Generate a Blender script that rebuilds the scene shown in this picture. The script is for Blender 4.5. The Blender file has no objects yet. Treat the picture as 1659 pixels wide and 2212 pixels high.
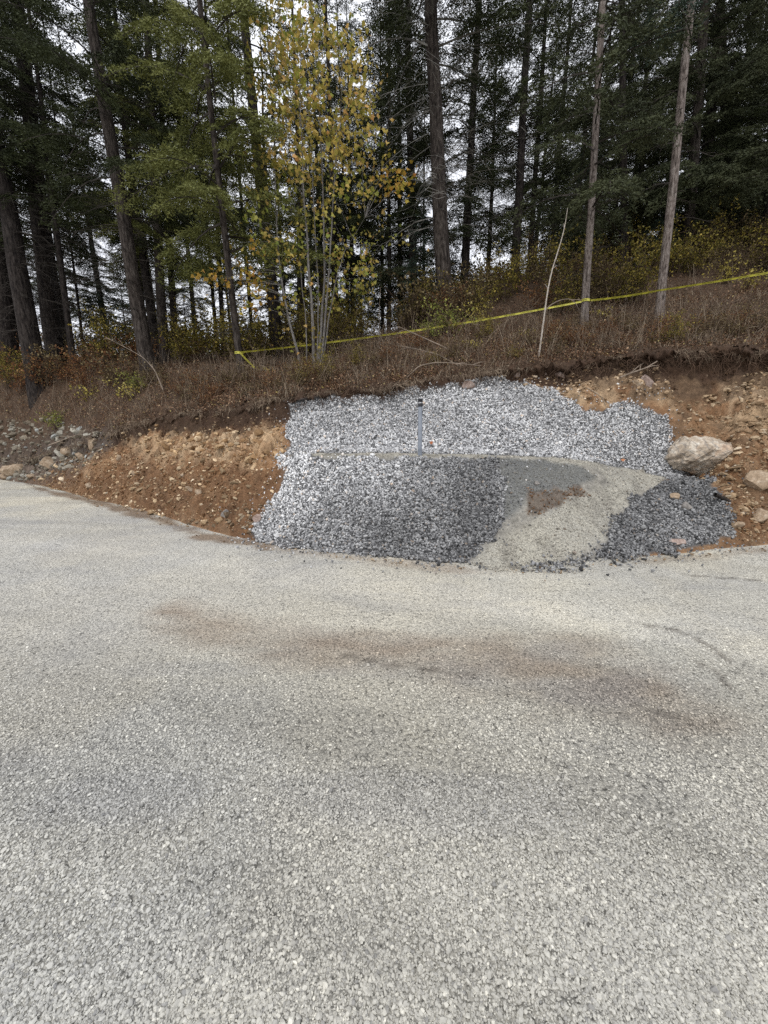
import bpy, math, random
import numpy as np
from mathutils import Vector, Matrix, Quaternion

R = math.radians
rng = np.random.default_rng(7)
random.seed(7)
scene = bpy.context.scene
col = scene.collection

# ------------------------------------------------------------------ camera, sky, sun, exposure
CAM_H, PITCH, FPX = 1.6, R(12.0), 831.0          # FPX: focal length in the units of a 1659 px wide picture
cd = bpy.data.cameras.new('camera')
cam = bpy.data.objects.new('camera', cd); col.objects.link(cam)
cam.location = (0, 0, CAM_H); cam.rotation_euler = (R(90) - PITCH, 0, 0)
cd.sensor_fit = 'HORIZONTAL'; cd.sensor_width = 25.95; cd.lens = 25.95 * FPX / 1659.0
cd.clip_start = 0.05; cd.clip_end = 3000
scene.camera = cam

SUN_EL, SUN_AZ = R(58), R(205)                   # azimuth clockwise from +Y
w = bpy.data.worlds.new('World'); scene.world = w; w.use_nodes = True
nt = w.node_tree; nt.nodes.clear()
def wn(t): return nt.nodes.new(t)
sky = wn('ShaderNodeTexSky'); sky.sky_type = 'NISHITA'; sky.sun_disc = False
sky.sun_elevation = SUN_EL; sky.sun_rotation = SUN_AZ; sky.dust_density = 3.0
hs = wn('ShaderNodeHueSaturation'); hs.inputs['Saturation'].default_value = 0.45
nt.links.new(sky.outputs[0], hs.inputs['Color'])
tc = wn('ShaderNodeTexCoord'); no = wn('ShaderNodeTexNoise'); no.inputs['Scale'].default_value = 2.2
no.inputs['Detail'].default_value = 6
nt.links.new(tc.outputs['Generated'], no.inputs['Vector'])
rp = wn('ShaderNodeValToRGB')
rp.color_ramp.elements[0].position = 0.25; rp.color_ramp.elements[0].color = (9.4, 9.7, 10.7, 1)
rp.color_ramp.elements[1].position = 0.75; rp.color_ramp.elements[1].color = (13.4, 13.7, 14.4, 1)
nt.links.new(no.outputs['Fac'], rp.inputs['Fac'])
mx = wn('ShaderNodeMixRGB'); mx.inputs[0].default_value = 0.86
nt.links.new(hs.outputs[0], mx.inputs[1]); nt.links.new(rp.outputs[0], mx.inputs[2])
bg = wn('ShaderNodeBackground'); bg.inputs['Strength'].default_value = 0.1
nt.links.new(mx.outputs[0], bg.inputs['Color'])
wo = wn('ShaderNodeOutputWorld'); nt.links.new(bg.outputs[0], wo.inputs['Surface'])

sd = bpy.data.lights.new('sun', 'SUN'); sd.energy = 1.1; sd.angle = R(14); sd.color = (1, 0.96, 0.9)
sun = bpy.data.objects.new('sun', sd); col.objects.link(sun)
sdir = Vector((math.sin(SUN_AZ) * math.cos(SUN_EL), math.cos(SUN_AZ) * math.cos(SUN_EL), math.sin(SUN_EL)))
sun.rotation_euler = sdir.to_track_quat('Z', 'Y').to_euler(); sun.location = (0, 0, 40)
scene.view_settings.view_transform = 'Standard'; scene.view_settings.look = 'None'
scene.view_settings.exposure = 0.18; scene.view_settings.gamma = 1.0
scene.cycles.use_denoising = False
scene.cycles.max_bounces = 5; scene.cycles.diffuse_bounces = 3; scene.cycles.glossy_bounces = 2
scene.cycles.transmission_bounces = 2; scene.cycles.transparent_max_bounces = 4

# ------------------------------------------------------------------ numpy noise
def _hash(ix, iy, iz, seed):
    h = (ix.astype(np.int64) * 374761393 + iy.astype(np.int64) * 668265263 + iz.astype(np.int64) * 2147483647 + seed * 1274126177) & 0xFFFFFFFF
    h = ((h ^ (h >> 13)) * 1274126177) & 0xFFFFFFFF
    h = (h ^ (h >> 16)) & 0xFFFFFFFF
    return h.astype(np.float64) / 4294967295.0
def vnoise(x, y, z=None, seed=0):
    x = np.asarray(x, float); y = np.asarray(y, float)
    z = np.zeros_like(x) if z is None else np.asarray(z, float)
    ix, iy, iz = np.floor(x), np.floor(y), np.floor(z)
    fx, fy, fz = x - ix, y - iy, z - iz
    fx, fy, fz = [f * f * f * (f * (f * 6 - 15) + 10) for f in (fx, fy, fz)]
    r = 0
    for dx in (0, 1):
        for dy in (0, 1):
            for dz in (0, 1):
                wgt = (fx if dx else 1 - fx) * (fy if dy else 1 - fy) * (fz if dz else 1 - fz)
                r = r + wgt * _hash(ix + dx, iy + dy, iz + dz, seed)
    return r * 2 - 1
def fbm(x, y, f=1.0, octv=4, seed=0, z=None, gain=.5):
    r = 0; a = 1.0; t = 0
    for o in range(octv):
        r = r + a * vnoise(np.asarray(x) * f, np.asarray(y) * f, None if z is None else np.asarray(z) * f, seed + o * 17)
        t += a; a *= gain; f *= 2.03
    return r / t
def cellrand(x, y, f, seed):
    """distance to cell border (0 at the border) and a random number per cell"""
    x = np.asarray(x) * f; y = np.asarray(y) * f
    ix, iy = np.floor(x), np.floor(y); z0 = np.zeros_like(ix)
    d1 = np.full(x.shape, 9.0); d2 = np.full(x.shape, 9.0); rr = np.zeros(x.shape)
    for dx in (-1, 0, 1):
        for dy in (-1, 0, 1):
            px = ix + dx + _hash(ix + dx, iy + dy, z0, seed); py = iy + dy + _hash(ix + dx, iy + dy, z0, seed + 5)
            d = np.hypot(px - x, py - y); rnd = _hash(ix + dx, iy + dy, z0, seed + 9)
            n = d < d1
            d2 = np.where(n, d1, np.minimum(d2, d)); rr = np.where(n, rnd, rr); d1 = np.where(n, d, d1)
    return d2 - d1, rr
def sstep(a, b, x):
    t = np.clip((np.asarray(x, float) - a) / (b - a), 0, 1); return t * t * (3 - 2 * t)

# ------------------------------------------------------------------ measured directions -> places on the ground
SP, CP = math.sin(PITCH), math.cos(PITCH)
def ray(u, v):
    cx = (u - 829.5) / FPX; cy = (1106.0 - v) / FPX
    return np.array([cx, CP + cy * SP, -SP + cy * CP])
def at(u, v, Y):
    d = ray(u, v); return np.array([0, 0, CAM_H]) + d * (Y / d[1])
def on_flat(u, v):
    d = ray(u, v); return np.array([0, 0, CAM_H]) + d * (-CAM_H / d[2])

def line(pts): 
    P = np.array([at(*p) for p in pts]); a = P[:, 0] / P[:, 1]; o = np.argsort(a)
    return a[o], P[o, 1], P[o, 2]
TOE = [(-400, 1008), (-200, 1018), (0, 1034), (100, 1050), (200, 1078), (320, 1102), (400, 1130), (500, 1158), (560, 1168),
       (680, 1187), (800, 1196), (907, 1203), (1000, 1212), (1080, 1226), (1180, 1216), (1300, 1206), (1500, 1190), (1659, 1174), (1900, 1158), (2200, 1140)]
_P = np.array([on_flat(*p) for p in TOE]); _a = _P[:, 0] / _P[:, 1]
L0 = (_a, _P[:, 1], _P[:, 2] * 0)
LIP = line([(-400, 970, 17.5), (-200, 985, 15.3), (40, 1000, 13.0), (120, 972, 11.9), (200, 946, 10.9), (256, 930, 10.2), (352, 902, 9.5), (450, 885, 8.7),
            (600, 866, 7.75), (700, 848, 8.0), (860, 834, 8.2), (960, 815, 8.3), (1060, 803, 8.4), (1250, 786, 8.4), (1400, 765, 8.2), (1659, 762, 7.8), (1900, 750, 7.4), (2200, 740, 7.2)])
LEDGE = line([(-400, 990, 6.3), (630, 990, 6.25), (700, 986, 6.2), (900, 989, 6.2), (1070, 991, 6.2), (1180, 994, 6.2), (1270, 1006, 6.2), (1390, 1044, 6.25), (1500, 1052, 6.3), (1659, 1058, 6.2), (2200, 1060, 6.2)])
L4 = line([(-400, 812, 19), (-200, 812, 17), (0, 812, 15), (100, 812, 14.2), (322, 806, 12.4), (521, 806, 10.4), (602, 800, 10.6), (690, 792, 10.2), (830, 752, 10.6), (962, 715, 11), (1262, 706, 10.5), (1422, 706, 10.3), (1659, 684, 10), (1900, 660, 9.8), (2200, 640, 9.8)])
L5 = line([(-400, 780, 25), (0, 775, 22), (322, 768, 20), (521, 765, 17), (620, 757, 16), (800, 728, 16), (962, 680, 16), (1111, 592, 17), (1343, 566, 17), (1482, 550, 17), (1659, 520, 17), (1900, 480, 17), (2200, 460, 17)])
NA = 1401
AG = np.linspace(-2.1, 2.1, NA)
def li(L, i): return np.interp(AG, L[0], L[i])
_uL = lambda u, v: ray(u, v)[0] / ray(u, v)[1]
wl = sstep(_uL(585, 1000), _uL(650, 990), AG) * (1 - sstep(_uL(1500, 1040), _uL(1600, 1050), AG))
y0, z0 = li(L0, 1), li(L0, 2); y3, z3 = li(LIP, 1), li(LIP, 2)
y3 = np.maximum(y3, y0 + .5)
yl, zl = li(LEDGE, 1), li(LEDGE, 2)
d1y, d1z = y0 + .40 * (y3 - y0), .36 * z3
d2y, d2z = y0 + .62 * (y3 - y0), .56 * z3
zl2 = zl + .11
y1 = wl * yl + (1 - wl) * d1y; z1 = wl * zl + (1 - wl) * d1z
y2 = wl * (yl + .62) + (1 - wl) * d2y; z2 = wl * zl2 + (1 - wl) * d2z
bd = np.minimum(.34 + .22 * sstep(.3, .6, AG), .2 * z3)
yb, zb = y3 - .30 * bd - .06, z3 - bd
y4, z4 = li(L4, 1), li(L4, 2); y5, z5 = li(L5, 1), li(L5, 2)
y6 = y5 + 22; z6 = z5 + np.where(AG > .2, 2.5, -1.0) * 1.0
y7 = y6 + 60; z7 = z6 - 12
y8 = y7 * 0 + 900; z8 = z7 - 60
LY = np.stack([y0 - 1.2, y0, y1, y2, yb, y3, y4, y5, y6, y7, y8]); LZ = np.stack([y0 * 0 - .25, y0 * 0 - .01, z1, z2, zb, z3, z4, z5, z6, z7, z8])
S_TOE, S_LEDGE, S_LEDGE2, S_BAND, S_LIP, S_4, S_5 = 1, 2, 3, 4, 5, 6, 7
def lines_at(a):
    f = np.clip((np.asarray(a, float) + 2.1) / 4.2 * (NA - 1), 0, NA - 1.001); i = f.astype(int); t = f - i
    return LY[:, i] * (1 - t) + LY[:, i + 1] * t, LZ[:, i] * (1 - t) + LZ[:, i + 1] * t
def Hs(x, y):
    """bare height and the running index s of the line the point lies on"""
    x = np.atleast_1d(np.asarray(x, float)); y = np.atleast_1d(np.asarray(y, float))
    a = x / np.maximum(y, .3); ly, lz = lines_at(a)
    z = np.zeros_like(x); s = np.zeros_like(x)
    for k in range(ly.shape[0] - 1):
        t = (y - ly[k]) / (ly[k + 1] - ly[k]); m = (t >= 0) & (t <= 1)
        z = np.where(m, lz[k] + t * (lz[k + 1] - lz[k]), z); s = np.where(m, k + t, s)
    return np.where(s < 1, np.maximum(z, -.3), z), s
def Hbase(x, y): return np.maximum(Hs(x, y)[0], 0)
def hit(u, v, fn=Hbase):
    d = ray(u, v); Y = np.concatenate([np.arange(.4, 20, .01), np.arange(20, 60, .05)]); t = Y / d[1]
    g = fn(d[0] * t, Y); z = CAM_H + d[2] * t
    m = np.nonzero(z <= g)[0]; k = m[0] if len(m) else len(Y) - 1
    return np.array([d[0] * t[k], Y[k], g[k]])
def plan(poly): return np.array([hit(*p)[:2] for p in poly])
def sdist(x, y, poly):
    """signed distance to a plan polygon, positive inside"""
    x = np.asarray(x, float); y = np.asarray(y, float)
    ins = np.zeros(x.shape, bool); dm = np.full(x.shape, 1e9); n = len(poly)
    for i in range(n):
        x1, y1_ = poly[i]; x2, y2_ = poly[(i + 1) % n]
        c = ((y1_ > y) != (y2_ > y)) & (x < (x2 - x1) * (y - y1_) / ((y2_ - y1_) or 1e-9) + x1); ins ^= c
        ex, ey = x2 - x1, y2_ - y1_; t = np.clip(((x - x1) * ex + (y - y1_) * ey) / (ex * ex + ey * ey + 1e-12), 0, 1)
        dm = np.minimum(dm, np.hypot(x - x1 - t * ex, y - y1_ - t * ey))
    return np.where(ins, dm, -dm)

Z_UP = plan([(622, 866), (700, 853), (760, 856), (850, 858), (868, 842), (920, 836), (990, 826), (1060, 814), (1135, 828), (1200, 842), (1245, 880), (1300, 890), (1335, 874), (1400, 884), (1440, 905),
             (1448, 960), (1500, 1018), (1440, 1040), (1385, 1012), (1330, 1012), (1250, 996), (1070, 983), (700, 981), (622, 984)])
Z_LOW = plan([(600, 985), (700, 988), (900, 992), (1072, 994), (1088, 1050), (1098, 1105), (1075, 1150), (1025, 1188), (1000, 1212), (907, 1208), (800, 1200), (680, 1192), (560, 1170), (530, 1150), (600, 1065), (618, 1010)])
Z_RIGHT = plan([(1425, 1038), (1510, 1020), (1545, 1050), (1572, 1110), (1588, 1160), (1510, 1186), (1360, 1202), (1285, 1206), (1308, 1162), (1334, 1112), (1385, 1062)])
Z_FRINGE = plan([(1110, 1222), (1180, 1200), (1280, 1175), (1345, 1180), (1400, 1195), (1300, 1212), (1180, 1230)])
Z_PATH = plan([(1030, 1198), (1120, 1140), (1190, 1106), (1250, 1078), (1318, 1045), (1290, 1018), (1230, 1003), (1070, 992), (900, 990), (700, 987), (640, 986), (690, 982), (1070, 984), (1250, 995), (1390, 1016), (1440, 1034), (1425, 1045), (1372, 1070), (1330, 1118), (1305, 1162), (1262, 1203), (1180, 1220), (1080, 1235), (1010, 1218)])
Z_GREY = plan([(1072, 993), (1200, 996), (1262, 1014), (1290, 1036), (1245, 1062), (1170, 1075), (1142, 1080), (1110, 1115), (1082, 1120), (1085, 1050)])
Z_MUD = plan([(1140, 1066), (1190, 1068), (1255, 1056), (1262, 1066), (1225, 1088), (1180, 1104), (1138, 1112)])
Z_ROCK1 = plan([(1190, 850), (1240, 825), (1330, 825), (1440, 835), (1460, 890), (1400, 884), (1330, 870), (1300, 885), (1240, 878)])
Z_ROCK2 = plan([(1560, 830), (1640, 815), (1760, 815), (1760, 950), (1620, 950), (1560, 900)])
Z_ROCK3 = plan([(270, 950), (330, 925), (420, 930), (500, 935), (600, 930), (618, 985), (560, 1010), (450, 985), (360, 985)])
Z_RUBBLE = plan([(-300, 905), (0, 900), (130, 900), (240, 940), (180, 1000), (60, 1040), (0, 1032), (-300, 1010)])
Z_STAIN = [on_flat(*p)[:2] for p in [(360, 1322), (520, 1335), (700, 1352), (900, 1385), (1080, 1372), (1200, 1392), (1350, 1425), (1470, 1480), (1560, 1530), (1500, 1550), (1380, 1535), (1230, 1490), (1050, 1468), (900, 1462), (760, 1428), (600, 1398), (450, 1365)]]
Z_TOEL = [on_flat(*p)[:2] for p in [(60, 1044), (200, 1076), (320, 1101), (400, 1130), (500, 1158), (570, 1168), (572, 1186), (480, 1176), (390, 1148), (300, 1118), (190, 1088), (60, 1054)]]
Z_STAIN2 = [on_flat(*p)[:2] for p in [(560, 1170), (700, 1192), (900, 1208), (1080, 1232), (1300, 1210), (1500, 1195), (1659, 1180), (1659, 1192), (1400, 1215), (1200, 1240), (1000, 1240), (800, 1215), (600, 1190)]]

def relief(x, y, s):
    """rock, clod and gully relief on top of the bare heights"""
    bank = sstep(1.0, 1.25, s) * (1 - sstep(4.9, 5.1, s)); floor = sstep(4.9, 5.3, s)
    m_dr = np.maximum.reduce([sdist(x, y, z) for z in (Z_UP, Z_LOW, Z_RIGHT, Z_PATH, Z_GREY)])
    soil = bank * (1 - sstep(-.12, .05, m_dr))
    r = soil * (.12 * fbm(x, y, 1.3, 4, 3) + .11 * fbm(x * 1.3, y, 4.5, 5, 11, gain=.68))
    b, rn = cellrand(x + .1 * vnoise(x * 5, y * 5, seed=2), y, 4.5, 31)
    rock = np.maximum.reduce([sstep(-.15, .1, sdist(x, y, z)) for z in (Z_ROCK1, Z_ROCK2, Z_ROCK3)]) * soil
    r = r + rock * ((rn - .5) * .22 + .10 * np.minimum(b * 2, .6) - .03)
    b2, rn2 = cellrand(x, y, 11, 77)
    r = r + soil * .05 * (rn2 - .5) * sstep(0, .2, b2)
    r = r + bank * (1 - soil) * (.05 * fbm(x, y, 1.6, 4, 19))
    r = r + floor * (.10 * fbm(x, y, .9, 4, 5) + .03 * fbm(x, y, 5, 2, 8)) * np.clip((s - 4.9) * 2, 0, 1)
    gx, gy = hit(1180, 1045)[:2]
    r = r + .10 * np.exp(-((x - gx) ** 2 / .30 + (y - gy) ** 2 / .12)) * bank
    return r, soil, rock, floor
def H(x, y):
    z, s = Hs(x, y); r = relief(np.atleast_1d(np.asarray(x, float)), np.atleast_1d(np.asarray(y, float)), s)[0]
    return np.where(s < 1, 0.0, np.maximum(z + r, 0))
def h1(x, y): return float(H([x], [y])[0])

# ------------------------------------------------------------------ mesh helpers
def mesh_np(name, V, F, mats, smooth=False, attrs=None, colors=None, fmat=None):
    """F: one (n,k) array or a list of such arrays"""
    Fs = F if isinstance(F, list) else [F]
    me = bpy.data.meshes.new(name)
    V = np.ascontiguousarray(V, np.float32); me.vertices.add(len(V)); me.vertices.foreach_set('co', V.ravel())
    idx = np.concatenate([f.ravel() for f in Fs]).astype(np.int32); tot = np.concatenate([np.full(len(f), f.shape[1]) for f in Fs]).astype(np.int32)
    me.loops.add(len(idx)); me.loops.foreach_set('vertex_index', idx)
    me.polygons.add(len(tot)); me.polygons.foreach_set('loop_start', np.concatenate([[0], np.cumsum(tot)[:-1]]).astype(np.int32))
    me.polygons.foreach_set('loop_total', tot)
    me.polygons.foreach_set('use_smooth', np.full(len(tot), smooth))
    for m in (mats if isinstance(mats, (list, tuple)) else [mats]): me.materials.append(m)
    if fmat is not None: me.polygons.foreach_set('material_index', np.asarray(fmat, np.int32))
    for k, v in (attrs or {}).items():
        at_ = me.attributes.new(k, 'FLOAT', 'POINT'); at_.data.foreach_set('value', np.asarray(v, np.float32))
    if colors is not None:
        ca = me.attributes.new('tone', 'FLOAT_COLOR', 'POINT')
        ca.data.foreach_set('color', np.concatenate([colors, np.ones((len(colors), 1))], 1).astype(np.float32).ravel())
    me.update(calc_edges=True); me.validate(verbose=False)
    return me
def obj(name, me, parent=None, **props):
    o = bpy.data.objects.new(name, me); col.objects.link(o); o.parent = parent
    for k, v in props.items(): o[k] = v
    return o
def thing(name, label, cat, loc=(0, 0, 0), rot=None, group=None):
    o = bpy.data.objects.new(name, None); col.objects.link(o); o.location = loc; o.empty_display_size = .2
    if rot is not None: o.rotation_mode = 'QUATERNION'; o.rotation_quaternion = rot
    o['label'] = label; o['category'] = cat
    if group: o['group'] = group
    return o
def rotmats(n, full=True, tilt=.4, r=rng):
    if full:
        q = r.normal(size=(n, 4)); q /= np.linalg.norm(q, axis=1)[:, None]
    else:
        ya = r.uniform(0, 2 * np.pi, n); ta = r.normal(0, tilt, n); ax = r.uniform(0, 2 * np.pi, n)
        q1 = np.stack([np.cos(ya / 2), 0 * ya, 0 * ya, np.sin(ya / 2)], 1)
        q2 = np.stack([np.cos(ta / 2), np.cos(ax) * np.sin(ta / 2), np.sin(ax) * np.sin(ta / 2), 0 * ta], 1)
        a, b = q2, q1
        q = np.stack([a[:, 0]*b[:, 0]-a[:, 1]*b[:, 1]-a[:, 2]*b[:, 2]-a[:, 3]*b[:, 3], a[:, 0]*b[:, 1]+a[:, 1]*b[:, 0]+a[:, 2]*b[:, 3]-a[:, 3]*b[:, 2],
                      a[:, 0]*b[:, 2]-a[:, 1]*b[:, 3]+a[:, 2]*b[:, 0]+a[:, 3]*b[:, 1], a[:, 0]*b[:, 3]+a[:, 1]*b[:, 2]-a[:, 2]*b[:, 1]+a[:, 3]*b[:, 0]], 1)
    w_, x, y, z = q.T
    return np.stack([np.stack([1-2*(y*y+z*z), 2*(x*y-w_*z), 2*(x*z+w_*y)], -1), np.stack([2*(x*y+w_*z), 1-2*(x*x+z*z), 2*(y*z-w_*x)], -1),
                     np.stack([2*(x*z-w_*y), 2*(y*z+w_*x), 1-2*(x*x+y*y)], -1)], 1)
_g = (1 + 5 ** .5) / 2
ICO = np.array([(-1,_g,0),(1,_g,0),(-1,-_g,0),(1,-_g,0),(0,-1,_g),(0,1,_g),(0,-1,-_g),(0,1,-_g),(_g,0,-1),(_g,0,1),(-_g,0,-1),(-_g,0,1)]) / math.sqrt(1 + _g * _g)
ICOF = np.array([(0,11,5),(0,5,1),(0,1,7),(0,7,10),(0,10,11),(1,5,9),(5,11,4),(11,10,2),(10,7,6),(7,1,8),(3,9,4),(3,4,2),(3,2,6),(3,6,8),(3,8,9),(4,9,5),(2,4,11),(6,2,10),(8,6,7),(9,8,1)])
def stones(P, size, flat=.55, full=True, tilt=.35, jit=.28, r=rng):
    n = len(P); V = ICO[None] * (1 + r.uniform(-jit, jit * .7, (n, 12, 1)))
    # chop one or two random planes so that the stones are faceted rather than round
    for _ in range(2):
        d = r.normal(size=(n, 3)); d /= np.linalg.norm(d, axis=1)[:, None]
        k = r.uniform(.35, .8, n); e = np.einsum('nij,nj->ni', V, d) - k[:, None]
        V = V - np.maximum(e, 0)[:, :, None] * d[:, None, :]
    sc = np.stack([r.uniform(.8, 1.25, n), r.uniform(.6, 1.0, n), r.uniform(flat * .75, flat * 1.3, n)], 1)
    V = V * sc[:, None, :] * np.asarray(size)[:, None, None] * .5
    V = np.einsum('nij,nkj->nki', rotmats(n, full, tilt, r), V) + P[:, None, :]
    F = (ICOF[None] + 12 * np.arange(n)[:, None, None]).reshape(-1, 3)
    return V.reshape(-1, 3), F
class MB:
    def __init__(s): s.V = []; s.F = {}; s.n = 0
    def add(s, V, F):
        V = np.asarray(V, float); F = np.asarray(F); s.V.append(V); s.F.setdefault(F.shape[1], []).append(F + s.n); s.n += len(V)
    def tube(s, pts, rad, sides=5, cap=False):
        pts = np.asarray(pts, float); n = len(pts); rad = np.broadcast_to(np.asarray(rad, float), (n,))
        t = np.gradient(pts, axis=0); t /= np.linalg.norm(t, axis=1)[:, None] + 1e-9
        ref = np.array([0, 0, 1.0]) if abs(t[0, 2]) < .8 else np.array([1.0, 0, 0])
        a = np.cross(t, ref); a /= np.linalg.norm(a, axis=1)[:, None] + 1e-9; b = np.cross(t, a)
        th = np.linspace(0, 2 * np.pi, sides, endpoint=False)
        V = pts[:, None] + rad[:, None, None] * (np.cos(th)[None, :, None] * a[:, None] + np.sin(th)[None, :, None] * b[:, None])
        i = np.arange(n - 1)[:, None] * sides + np.arange(sides)[None]; j = np.arange(n - 1)[:, None] * sides + (np.arange(sides) + 1)[None] % sides
        s.add(V.reshape(-1, 3), np.stack([i, j, j + sides, i + sides], -1).reshape(-1, 4))
    def build(s, name, mat, smooth=True, attrs=None):
        return mesh_np(name, np.concatenate(s.V), [np.concatenate(f) for f in s.F.values()], mat, smooth)

# ------------------------------------------------------------------ materials
def new_mat(name, rough=.85, spec=.3):
    m = bpy.data.materials.new(name); m.use_nodes = True; t = m.node_tree; b = t.nodes['Principled BSDF']
    b.inputs['Roughness'].default_value = rough; b.inputs['Specular IOR Level'].default_value = spec
    return m, t, b
def nd(t, typ, **kw):
    n = t.nodes.new(typ)
    for k, v in kw.items():
        if k in n.inputs: n.inputs[k].default_value = v
        else: setattr(n, k, v)
    return n
def ramp(t, fac, stops):
    n = t.nodes.new('ShaderNodeValToRGB'); cr = n.color_ramp
    while len(cr.elements) < len(stops): cr.elements.new(.5)
    for e, (p, c) in zip(cr.elements, stops): e.position = p; e.color = (*c, 1)
    t.links.new(fac, n.inputs['Fac']); return n.outputs[0]
def mixc(t, fac, a, b, mode='MIX'):
    n = t.nodes.new('ShaderNodeMixRGB'); n.blend_type = mode
    for i, v in ((0, fac), (1, a), (2, b)):
        if hasattr(v, 'is_linked') or hasattr(v, 'links'): t.links.new(v, n.inputs[i])
        else: n.inputs[i].default_value = v if i == 0 else (*v, 1)
    return n.outputs[0]
def math_(t, op, a, b=None):
    n = t.nodes.new('ShaderNodeMath'); n.operation = op
    for i, v in enumerate((a, b)):
        if v is None: continue
        if isinstance(v, (int, float)): n.inputs[i].default_value = v
        else: t.links.new(v, n.inputs[i])
    return n.outputs[0]
def bump(t, b, h, strength=.6, dist=.02):
    n = nd(t, 'ShaderNodeBump', Strength=strength, Distance=dist); t.links.new(h, n.inputs['Height']); t.links.new(n.outputs[0], b.inputs['Normal']); return n

def ground_material():
    m, t, b = new_mat('ground_surface', .95, .15)
    tcn = nd(t, 'ShaderNodeTexCoord'); co = tcn.outputs['Object']
    tone = nd(t, 'ShaderNodeAttribute', attribute_name='tone').outputs['Color']
    grain = nd(t, 'ShaderNodeAttribute', attribute_name='grain').outputs['Fac']
    def vor(sc):
        n = nd(t, 'ShaderNodeTexVoronoi', Scale=sc); t.links.new(co, n.inputs['Vector']); return n
    def noi(sc, det=5, rough=.6):
        n = nd(t, 'ShaderNodeTexNoise', Scale=sc, Detail=det, Roughness=rough); t.links.new(co, n.inputs['Vector']); return n.outputs['Fac']
    v1, v2 = vor(62), vor(135)
    c1 = ramp(t, nd_sep(t, v1.outputs['Color']), [(0, (.50,)*3), (.5, (.92,)*3), (1, (1.35, 1.34, 1.30))])
    c2 = ramp(t, nd_sep(t, v2.outputs['Color']), [(0, (.55,)*3), (.5, (.95,)*3), (1, (1.32,)*3)])
    gap = ramp(t, v1.outputs['Distance'], [(0, (1.05,)*3), (.62, (1.0,)*3), (.85, (.42,)*3)])
    gcol = mixc(t, 1.0, mixc(t, .5, c1, c2), gap, 'MULTIPLY')
    ndet = noi(9, 8, .7); nfine = noi(55, 4, .7)
    scol = mixc(t, 1.0, ramp(t, ndet, [(.25, (.45,)*3), (.5, (.95,)*3), (.75, (1.5,)*3)]), ramp(t, nfine, [(.25, (.55,)*3), (.7, (1.35,)*3)]), 'MULTIPLY')
    det = mixc(t, grain, scol, gcol)
    big = ramp(t, noi(.8, 4), [(.3, (.86, .87, .90)), (.7, (1.10, 1.09, 1.05))])
    c = mixc(t, 1.0, mixc(t, 1.0, tone, det, 'MULTIPLY'), big, 'MULTIPLY')
    t.links.new(c, b.inputs['Base Color'])
    hg = math_(t, 'ADD', math_(t, 'MULTIPLY', v1.outputs['Distance'], -1.0), math_(t, 'MULTIPLY', v2.outputs['Distance'], -.5))
    hsn = math_(t, 'ADD', math_(t, 'MULTIPLY', ndet, 3.0), nfine)
    mixh = nd(t, 'ShaderNodeMix'); t.links.new(grain, mixh.inputs[0]); t.links.new(hsn, mixh.inputs[2]); t.links.new(hg, mixh.inputs[3])
    bump(t, b, mixh.outputs[0], .9, .012)
    return m
def nd_sep(t, c):
    n = t.nodes.new('ShaderNodeSeparateColor'); t.links.new(c, n.inputs[0]); return n.outputs[0]
M_GROUND = ground_material()

def island_mat(name, stops, rough=.9, spec=.2, tone=False, nscale=30, namp=.35, transl=0.0, bumpd=0):
    m, t, b = new_mat(name, rough, spec)
    g = nd(t, 'ShaderNodeNewGeometry'); c = ramp(t, g.outputs['Random Per Island'], stops)
    co = nd(t, 'ShaderNodeTexCoord').outputs['Object']
    n = nd(t, 'ShaderNodeTexNoise', Scale=nscale, Detail=4); t.links.new(co, n.inputs['Vector'])
    c = mixc(t, 1.0, c, ramp(t, n.outputs['Fac'], [(.25, (1 - namp,)*3), (.75, (1 + namp,)*3)]), 'MULTIPLY')
    if tone: c = mixc(t, 1.0, c, nd(t, 'ShaderNodeAttribute', attribute_name='tone').outputs['Color'], 'MULTIPLY')
    t.links.new(c, b.inputs['Base Color'])
    if bumpd: bump(t, b, n.outputs['Fac'], .7, bumpd)
    if transl:
        tr = nd(t, 'ShaderNodeBsdfTranslucent'); t.links.new(c, tr.inputs['Color']); ms = nd(t, 'ShaderNodeMixShader'); ms.inputs[0].default_value = transl
        t.links.new(b.outputs[0], ms.inputs[1]); t.links.new(tr.outputs[0], ms.inputs[2]); t.links.new(ms.outputs[0], t.nodes['Material Output'].inputs['Surface'])
    return m
M_PEBBLE = island_mat('road_pebbles', [(0, (.22, .215, .21)), (.12, (.33, .32, .30)), (.6, (.40, .388, .36)), (.95, (.46, .445, .41)), (1, (.58, .56, .51))], tone=True, nscale=90, namp=.15)
M_DRAIN = island_mat('drain_stones', [(0, (.13, .13, .13)), (.25, (.40, .40, .405)), (.6, (.82, .82, .825)), (.97, (1.3, 1.3, 1.28)), (1, (.95, .74, .55))], tone=True, nscale=45, namp=.22)
M_RUBBLE = island_mat('bank_stones', [(0, (.22, .15, .09)), (.5, (.38, .28, .18)), (.9, (.55, .44, .31)), (1, (.62, .54, .43))], tone=True, nscale=30, namp=.3)

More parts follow.
